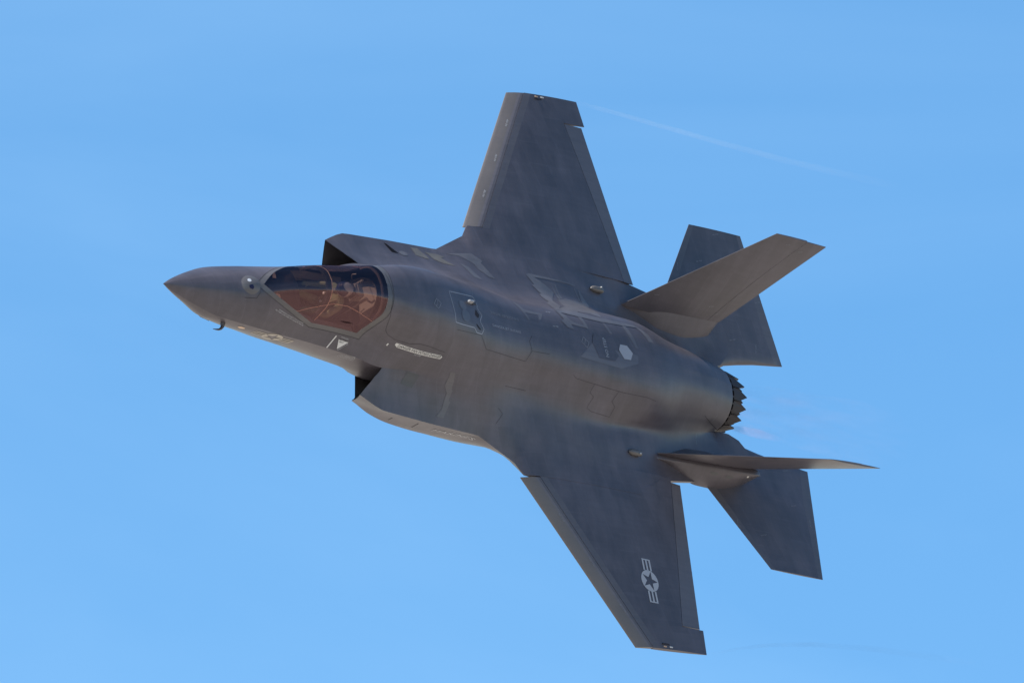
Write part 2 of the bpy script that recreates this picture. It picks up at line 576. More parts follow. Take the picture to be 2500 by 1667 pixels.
def sec_low(x):
    c1, c2, K = fLOW(x)
    el = (E_Y(x), edge_uz(x)[1])
    up = crom([el, c1], 4)[:-1]
    return up + crom([c1, c2, K], 6)


def build_body():
    acc = Acc()
    base = set(np.round(np.concatenate([np.linspace(0, .6, 13), np.arange(.7, 13.41, .1)]), 3).tolist())
    keep = {t[0] for t in TOP} | {4.16, 4.55, 7.0, 7.4, 7.77, 7.905, 7.93, 10.75, 11.35}
    xs = sorted(keep | {x for x in base if all(abs(x - k) > .024 for k in keep) and x < 13.46})
    # A: top
    acc.both([[(x, p[0], p[1]) for p in sec_top(x)] for x in xs])
    # C: belly
    acc.both([[(x, p[0], p[1]) for p in crom(fBEL(x), 4)] for x in xs])

    # D: forebody sides down to the keel, running on into the intake as its inner wall with the compression bump
    def side(x):
        xx = min(x, 4.61)
        J = fTOP(xx)[5]; K = fBEL(xx)[0]
        if x > 4.61:
            t = (x - 4.61) / 1.2
            J = (J[0] - .10 * t, J[1] - .03 * t)
            K = fBEL(x)[0]
            K = (K[0] + .035 * min(t * 6, 1), K[1] - .03 * min(t * 6, 1))
        J, K = np.array(J), np.array(K)
        out = []
        n = np.array([-(K - J)[1], (K - J)[0]]); n /= max(np.linalg.norm(n), 1e-6)
        if n[0] < 0:
            n = -n
        bulge = .05 * min(x, 1.0) + .085 * math.exp(-((x - 4.85) / .38) ** 2)
        for k in range(9):
            t = k / 8
            out.append(J + (K - J) * t + n * bulge * math.sin(math.pi * t) ** 1.0)
        return out
    acc.both([[(x, p[0], p[1]) for p in side(x)] for x in xs if x <= 5.81])

    # B: intake cowl, shoulder, boom (upper and lower skin), with the forward-swept lip
    xb = [x for x in xs if x >= 4.61] + [13.6, 13.75, 13.9, 14.0, 14.1, 14.2, 14.3]
    nU = 16

    def lipU(j):
        return -.45 * j / (nU - 1)

    nL = len(sec_low(6.0))

    def lipL(j):
        t = j / (nL - 1)
        return -.45 + .40 * min(t / .25, 1) + .41 * max((t - .25) / .75, 0)

    def warp(x, d):
        u = min(max((x - 4.61) / 1.2, 0), 1)
        return x + d * (1 - u) ** 2
    up = [[(warp(x, lipU(j)), *sec_sho(warp(x, lipU(j)))[j]) for j in range(nU)] for x in xb]
    lo = [[(warp(x, lipL(j)), *sec_low(warp(x, lipL(j)))[j]) for j in range(nL)] for x in xb]
    acc.both(up); acc.both(lo)
    # wall between upper and lower edge along the wing root and the boom's outer side
    acc.both([[a[-1], b[0]] for a, b in zip(up, lo)])
    # inner wall of the boom behind the barrel, and its closed end
    acc.both([[(a[0][0], a[0][1] + .002, a[0][2] - .001), (b[-1][0], b[-1][1] + .002, b[-1][2] + .001)] for a, b, x in zip(up, lo, xb) if x >= 13.1])
    acc.both([[(x, fTOP(x)[5][0] - .003, fTOP(x)[5][1] + .002), (x, fBEL(x)[0][0] - .003, fBEL(x)[0][1])] for x in xs if x >= 12.9])
    acc.both([[a for a in up[-1]], [up[-1][0]] * len(up[-1])])
    o_body = mesh_obj('fuselage', acc.v, acc.f, [MAT['skin']], jet, angle=32)

    # duct lining: inner skin of each intake and the black throat
    for s in (1, -1):
        ac2 = Acc()
        rows = []
        for i, x in enumerate([q for q in xb if q <= 6.3]):
            off = .012 + .10 * sstep(0, 1.0, x - 4.61)
            r = []
            ring = [up[i][j] for j in range(nU)] + [lo[i][j] for j in range(nL)]
            cy = sum(p[1] for p in ring) / len(ring); cz = sum(p[2] for p in ring) / len(ring)
            for p in ring:
                d = np.array([0, cy - p[1], cz - p[2]]); d /= np.linalg.norm(d)
                q = np.array(p) + d * off + np.array([.006, 0, 0])
                r.append((q[0], s * q[1], q[2]))
            rows.append(r)
        ac2.rows(rows)
        mesh_obj('intake_duct', ac2.v, ac2.f, MAT['duct'], jet, angle=50)
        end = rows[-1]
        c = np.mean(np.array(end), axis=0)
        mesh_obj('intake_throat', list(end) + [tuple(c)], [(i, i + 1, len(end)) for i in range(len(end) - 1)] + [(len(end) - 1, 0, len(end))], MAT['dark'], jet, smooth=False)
    return o_body


fuselage = build_body()

# --- canopy: cut the glazed area and its frame out of the body skin -----------------------
def vplane(p, q):
    """vertical plane through two plan points, inside towards the canopy centre"""
    d = Vector((q[0] - p[0], q[1] - p[1], 0)).normalized()
    n = Vector((-d.y, d.x, 0))
    c = Vector((3.2, 0, 0))
    if (c - Vector((p[0], p[1], 0))).dot(n) < 0:
        n = -n
    return Vector((p[0], p[1], 0)), n


GL = []
for s in (1, -1):
    A3, B3 = Vector((1.79, 0, .52)), Vector((2.86, s * .515, .452))
    ab = (B3 - A3).normalized()
    p0, vn = vplane(A3, B3)
    zp = Vector((0, 0, 1)); zp = (zp - ab * zp.dot(ab)).normalized()
    vn = (vn - ab * vn.dot(ab)).normalized()
    GL.append((A3, (vn * .62 + zp * .78).normalized()))
GL.append((Vector((2.85, 0, .452)), Vector((-.085, 0, 1)).normalized()))
GL.append((Vector((3.85, 0, .53)), -Vector((.62, 0, -.12)).normalized()))
OFF = [.085, .085, .085, .12]
FR = [(p - n * o, n) for (p, n), o in zip(GL, OFF)]


def cut_canopy():
    bm = bmesh.new(); bm.from_mesh(fuselage.data)
    for p, n in GL + FR:
        fs = [f for f in bm.faces if 1.4 < f.calc_center_median().x < 4.5 and f.calc_center_median().z > .1]
        geom = list({e for f in fs for e in f.edges}) + list({v for f in fs for v in f.verts}) + fs
        bmesh.ops.bisect_plane(bm, geom=geom, plane_co=p, plane_no=n, dist=1e-5)

    def inside(c, planes):
        return 1.5 < c.x < 4.6 and c.z > .2 and all((c - p).dot(n) > -1e-4 for p, n in planes)
    glass, frame = [], []
    for f in bm.faces:
        c = f.calc_center_median()
        if inside(c, GL):
            glass.append(f)
        elif inside(c, FR):
            frame.append(f)

    def take(faces):
        b2 = bmesh.new(); mp = {}
        for f in faces:
            vs = []
            for v in f.verts:
                if v.index not in mp:
                    mp[v.index] = b2.verts.new(v.co)
                vs.append(mp[v.index])
            b2.faces.new(vs)
        b2.normal_update()
        return b2
    bm.verts.index_update()
    g, fr = take(glass), take(frame)
    # outline of the frame for the dark gap round it
    fset = set(frame) | set(glass)
    loop = [[tuple(v.co) for v in e.verts] for e in bm.edges
            if len(e.link_faces) == 2 and (e.link_faces[0] in fset) != (e.link_faces[1] in fset)]
    bmesh.ops.delete(bm, geom=list(fset), context='FACES')
    bm.to_mesh(fuselage.data); bm.free()
    finish(fuselage.data, True, 32)
    return g, fr, loop


g_bm, f_bm, gap_edges = cut_canopy()


def glass_mat():
    m, nt, b = new_mat('tinted_canopy_glass')
    N, L = nt.nodes, nt.links
    N.remove(b)
    out = N['Material Output']
    tr = N.new('ShaderNodeBsdfTransparent'); tr.inputs['Color'].default_value = (.76, .61, .56, 1)
    gl = N.new('ShaderNodeBsdfGlossy'); gl.inputs['Color'].default_value = (.62, .36, .39, 1); gl.inputs['Roughness'].default_value = .03
    lw = N.new('ShaderNodeLayerWeight'); lw.inputs['Blend'].default_value = .35
    mr = N.new('ShaderNodeMapRange')
    mr.inputs['To Min'].default_value = .10; mr.inputs['To Max'].default_value = .62
    L.new(lw.outputs['Fresnel'], mr.inputs['Value'])
    mx = N.new('ShaderNodeMixShader')
    L.new(mr.outputs[0], mx.inputs[0]); L.new(tr.outputs[0], mx.inputs[1]); L.new(gl.outputs[0], mx.inputs[2])
    L.new(mx.outputs[0], out.inputs['Surface'])
    return m


MAT['glass'] = glass_mat()
canopy = bm_obj('canopy', g_bm, MAT['glass'], jet, angle=60)
canopy['label'] = 'gold-brown tinted canopy glass'
canopy_frame = bm_obj('canopy_frame', f_bm, MAT['frame'], canopy, angle=50)


# ------------------------------------------------------------------ wings
def make_wing(s):
    name = 'wing'
    mats = [MAT['skin'], MAT['edge'], MAT['edge_brown'], MAT['edge2']]
    ys = list(np.linspace(1.9, 4.86, 22)) + list(np.linspace(4.87, 5.345, 6))
    acc = Acc()

    def station(y, sgn):
        x0 = w_hle(y) if y > 2.30 else w_hle(2.38) + .0
        x1 = w_hte(y) if y <= 4.865 else w_te(y)
        band = .16
        xs = [x0, x0 + .16] + list(np.linspace(x0 + .16, x1 - .03, 14)[1:]) + [x1]
        return [(x, s * y, w_z(x, max(y, 2.0), sgn)) for x in xs]
    for sgn in (1, -1):
        rows = [station(y, sgn) for y in ys]
        v, f = grid(rows)
        n = len(rows[0])
        o = len(acc.v)
        acc.v += v
        for q in f:
            j = q[0] % n
            acc.f.append(tuple(i + o for i in q))
            acc.m.append(3 if j == 0 else 0)
    # closing faces: hinge cove front, rear, tip, outer flank of the flaperon cut-out
    top = [station(y, 1) for y in ys]; bot = [station(y, -1) for y in ys]
    acc.rows([[a[0], b[0]] for a, b in zip(top, bot)])
    acc.rows([[a[-1], b[-1]] for a, b in zip(top, bot)])
    acc.rows([top[-1], bot[-1]])
    acc.rows([top[0], bot[0]])
    w = mesh_obj(name, acc.v, acc.f, mats, jet, angle=30, mat_idx=acc.m)
    # leading-edge flap, drooped
    acc = Acc()
    rows = []
    for y in np.linspace(2.395, 5.34, 24):
        t = (y - 2.38) / 2.96
        xh, zt, zb = w_hle(y) - .008, w_z(w_hle(y), y, 1) - .003, w_z(w_hle(y), y, -1) + .002
        xl, zl = 7.905 + (9.86 - 7.905) * t, -.012 + .052 * t
        pts = []
        th = (zt - zb)
        nose = .010
        for u in (0, .16, .30, .58, .88, 1):
            x = xh + (xl - xh) * u
            pts.append((x, s * y, zt + (zl + nose - zt) * u + .018 * math.sin(math.pi * u) * (1 - .4 * t)))
        pts.append((xl - .006, s * y, zl))
        for u in (1, .7, .35, 0):
            x = xh + (xl - xh) * u
            pts.append((x, s * y, zb + (zl - nose - zb) * u))
        pts.append(pts[0])
        rows.append(pts)
    acc.rows(rows)
    k = len(rows[0]) - 1
    for r in (rows[0], rows[-1]):
        acc.add(r[:k], [tuple(range(k))])
    # bands: the upper face is split by colour into a pale stripe near the hinge
    mi = []
    for q in acc.f:
        j = q[0] % (k + 1) if len(q) == 4 else 9
        mi.append(1 if j == 1 else (2 if j == 0 else 0))
    flap = mesh_obj('leading_edge_flap', acc.v, acc.f, [MAT['edge_brown'], MAT['stripe'], MAT['edge2']], w, angle=40, mat_idx=mi)
    # flaperon
    acc = Acc(); rows = []
    for y in np.linspace(1.985 if s < 0 else 1.90, 4.845, 16):
        xh = w_hte(y) + .012
        xt = w_te(y) - (.02 + .03 * (y - 2) / 2.9)
        pts = []
        for u in (0, .5, .97):
            x = xh + (xt - xh) * u
            pts.append((x, s * y, w_z(x, y, 1) - .002 - .02 * u))
        pts.append((xt, s * y, w_z(xt, y, 0) - .024))
        for u in (.97, .5, 0):
            x = xh + (xt - xh) * u
            pts.append((x, s * y, w_z(x, y, -1) + .002 - .02 * u))
        pts.append(pts[0])
        rows.append(pts)
    acc.rows(rows)
    k = len(rows[0]) - 1
    for r in (rows[0], rows[-1]):
        acc.add(r[:k], [tuple(range(k))])
    mesh_obj('flaperon', acc.v, acc.f, MAT['edge'], w, angle=30)
    return w


wing_s = make_wing(1)
wing_p = make_wing(-1)
wing_s['label'] = 'starboard wing, raised towards the top of the picture'
wing_p['label'] = 'port wing with star insignia, lowered towards the bottom'


# ------------------------------------------------------------------ tailplanes
def slab(poly, zf, tf, s, nx=10):
    """thin lifting surface from a plan polygon given as matching front and rear edges [(y, x_front, x_rear)]"""
    acc = Acc()
    for sg in (1, -1):
        rows = []
        for y, xa, xb in poly:
            r = []
            for i in range(nx + 1):
                c = i / nx
                h = tf(y) * (1 - (2 * c - 1) ** 2) + .004
                r.append((xa + (xb - xa) * c, s * y, zf(xa + (xb - xa) * c, y) + sg * h))
            rows.append(r)
        v, f = grid(rows)
        n = nx + 1; o = len(acc.v)
        acc.v += v
        for q in f:
            j = q[0] % n
            acc.f.append(tuple(i + o for i in q)); acc.m.append(1 if j in (0, nx - 1) else 0)
        if sg == 1:
            up = rows
        else:
            lo = rows
    acc.rows([[a[0], b[0]] for a, b in zip(up, lo)])
    acc.rows([[a[-1], b[-1]] for a, b in zip(up, lo)])
    acc.rows([up[0], lo[0]]); acc.rows([up[-1], lo[-1]])
    return acc


for s in (1, -1):
    front = lin([(.68, 13.8), (.9, 13.3), (1.35, 12.9), (1.76, 12.74), (3.36, 13.77)])
    rear = lin([(.68, 13.95), (.80, 14.2), (.87, 14.56), (.94, 15.0), (1.03, 15.79), (3.36, 15.12)])
    poly = [(y, front(y), rear(y)) for y in [.68, .74, .80, .87, .94, .99, 1.03, 1.2, 1.35, 1.55, 1.76, 2.0, 2.3, 2.6, 2.9, 3.15, 3.36]]
    acc = slab(poly, lambda x, y: -.085 + .125 * (y - .78), lambda y: .055 - .043 * (y - .78) / 2.6, s, 12)
    tp = mesh_obj('tailplane', acc.v, acc.f, [MAT['skin'], MAT['edge2']], jet, angle=30, mat_idx=acc.m)
    tp['label'] = 'starboard tailplane behind the near fin' if s > 0 else 'port tailplane, lower right'


# ------------------------------------------------------------------ fins
FN = np.array([0.02174641, 0.93509574, -0.35372736])


def make_fin(s):
    A, B = np.array([11.49, 1.44, .16]), np.array([13.85, 1.405, .22])
    C, D = np.array([13.555, 2.19, 2.27]), np.array([14.855, 2.16, 2.275])
    hinge = .865, .605      # chord fraction of the rudder hinge at base and tip

    def surf(t, c, sg):
        le = A + (C - A) * t; te = B + (D - B) * t
        p = le + (te - le) * c
        th = (.075 - .060 * t)
        h = th * (1 - abs(2 * c - .9) ** 2 / (1.21 if c > .45 else .81)) + .004
        p = p + FN * sg * max(h, .004)
        return (p[0], s * p[1], p[2])
    fin_a, rud = Acc(), Acc()
    T = np.linspace(0, 1, 12)
    ups = {}
    for sg in (1, -1):
        rows = [[surf(t, c * (hinge[0] + (hinge[1] - hinge[0]) * t), sg) for c in np.linspace(0, 1, 11)] for t in T]
        ups[sg] = rows
        v, f = grid(rows); o = len(fin_a.v); fin_a.v += v
        for q in f:
            fin_a.f.append(tuple(i + o for i in q)); fin_a.m.append(0)
    fin_a.rows([[a[0], b[0]] for a, b in zip(ups[1], ups[-1])])
    fin_a.rows([[a[-1], b[-1]] for a, b in zip(ups[1], ups[-1])])
    fin_a.rows([ups[1][-1], ups[-1][-1]])
    fin = mesh_obj('tail_fin', fin_a.v, fin_a.f, [MAT['skin'], MAT['edge']], jet, angle=40, mat_idx=fin_a.m)
    fin['label'] = 'starboard tail fin, seen on its inner face' if s > 0 else 'port tail fin, seen almost edge-on'
    T = np.linspace(.035, .992, 10)
    for sg in (1, -1):
        rows = []
        for t in T:
            h0 = hinge[0] + (hinge[1] - hinge[0]) * t + .004
            rows.append([surf(t, h0 + (1 - h0) * c, sg) for c in np.linspace(0, 1, 6)])
        ups[sg] = rows
        rud.rows(rows)
    rud.rows([[a[0], b[0]] for a, b in zip(ups[1], ups[-1])])
    rud.rows([[a[-1], b[-1]] for a, b in zip(ups[1], ups[-1])])
    rud.rows([ups[1][-1], ups[-1][-1]]); rud.rows([ups[1][0], ups[-1][0]])
    mesh_obj('rudder', rud.v, rud.f, MAT['skin'], fin, angle=40)
    # swollen root fairing
    wf = Pchip([11.5, 11.8, 12.05, 12.5, 13.0, 13.4, 13.7, 13.86, 13.92], [.02, .10, .20, .36, .37, .30, .20, .12, .02])
    hf = Pchip([11.5, 12.0, 12.8, 13.5, 13.85, 13.92], [.10, .25, .38, .38, .36, .34])
    rows = []
    for x in np.linspace(11.5, 13.92, 30):
        cy, cz = 1.45 - .01 * (x - 11.4), .03
        r = []
        for k in range(21):
            q = k / 10 - 1                     # -1 inner foot, 0 in the fin, 1 outer foot
            t = 1 - abs(q)
            yy = -math.copysign(1, q) * -1 * (.045 + wf(x) * (1 - t) ** 1.25 * (1 if q > 0 else .74))
            zz = hf(x) * math.sin(t * math.pi / 2) ** .9
            r.append((x, s * (cy + yy + .37 * zz), cz + zz))
        rows.append(r)
    acc = Acc(); acc.rows(rows)
    mesh_obj('root_fairing', acc.v, acc.f, MAT['skin'], fin, angle=60)
    return fin


fin_s = make_fin(1)
fin_p = make_fin(-1)


# ------------------------------------------------------------------ engine nozzle
def make_nozzle():
    root_rows = []
    ZC = -.05
    rows = []
    for x, r in ((13.30, .585), (13.46, .578), (13.60, .555)):
        rows.append([(x, r * math.cos(2 * math.pi * k / 60), ZC + r * math.sin(2 * math.pi * k / 60)) for k in range(61)])
    acc = Acc(); acc.rows(rows)
    noz = mesh_obj('engine_nozzle', acc.v, acc.f, MAT['dark'], jet, angle=50)
    noz['label'] = 'round engine nozzle with pointed saw-tooth petals'
    # dark exhaust bore
    rows = []
    for x, r in ((13.62, .55), (13.3, .50), (12.6, .47), (12.6, .001)):
        rows.append([(x, r * math.cos(2 * math.pi * k / 40), ZC + r * math.sin(2 * math.pi * k / 40)) for k in range(41)])
    acc = Acc(); acc.rows(rows)
    mesh_obj('exhaust_bore', acc.v, acc.f, MAT['dark'], noz, angle=50)
    n = 15
    da = 2 * math.pi / n

    def pt(x, r, a, lift=0):
        return (x, (r + lift) * math.cos(a), ZC + (r + lift) * math.sin(a))

    def petal(w, x0, r0, x1, r1, x2, r2, th):
        """plate with a pointed end, round angle 0"""
        outline = [(x0, r0, -w), (x0, r0, -w / 3), (x0, r0, w / 3), (x0, r0, w),
                   (x1, r1, w), (x2, r2, .05 * w), (x2, r2, -.05 * w), (x1, r1, -w)]
        v = [pt(x, r * math.cos(da / 2) / math.cos(da / 2) + .006 * (1 - abs(a) / da), a) for x, r, a in outline]
        v += [pt(x, r - th, a) for x, r, a in outline]
        f = [(0, 1, 6, 7), (1, 2, 5, 6), (2, 3, 4, 5)]
        f2 = [tuple(i + 8 for i in reversed(q)) for q in f]
        side = [(i, i + 8, (i + 1) % 8 + 8, (i + 1) % 8) for i in range(8)]
        return v, f + f2 + side
    v, f = petal(da * .45, 13.545, .582, 13.72, .560, 13.965, .505, .026)
    first = mesh_obj('petal', v, f, MAT['nozzle'], noz, smooth=False, merge=0)
    v, f = petal(da * .30, 13.56, .555, 13.74, .53, 13.87, .495, .015)
    seal = mesh_obj('seal_petal', v, f, MAT['nozzle_dark'], noz, smooth=False, merge=0)
    v = [pt(x, r, a) for x, r in ((13.46, .592), (13.55, .585)) for a in (-.028, .028)] + [pt(x, r - .03, a) for x, r in ((13.46, .592), (13.55, .585)) for a in (-.028, .028)]
    lug = mesh_obj('hinge_lug', v, [(0, 1, 3, 2), (4, 6, 7, 5), (0, 2, 6, 4), (1, 5, 7, 3), (2, 3, 7, 6), (0, 4, 5, 1)], MAT['nozzle'], noz, smooth=False, merge=0)

    def ring(o, count, ph):
        for i in range(count):
            c = o if i == 0 else o.copy()
            if i:
                COL.objects.link(c); c.parent = noz
            a = 2 * math.pi * i / count + ph
            c.matrix_basis = Matrix.Translation((0, 0, ZC)) @ Matrix.Rotation(a, 4, 'X') @ Matrix.Translation((0, 0, -ZC))
    ring(first, n, NOZ_PH)
    ring(seal, n, NOZ_PH + da / 2)
    ring(lug, 2 * n, NOZ_PH + da / 4)


NOZ_PH = .10
make_nozzle()


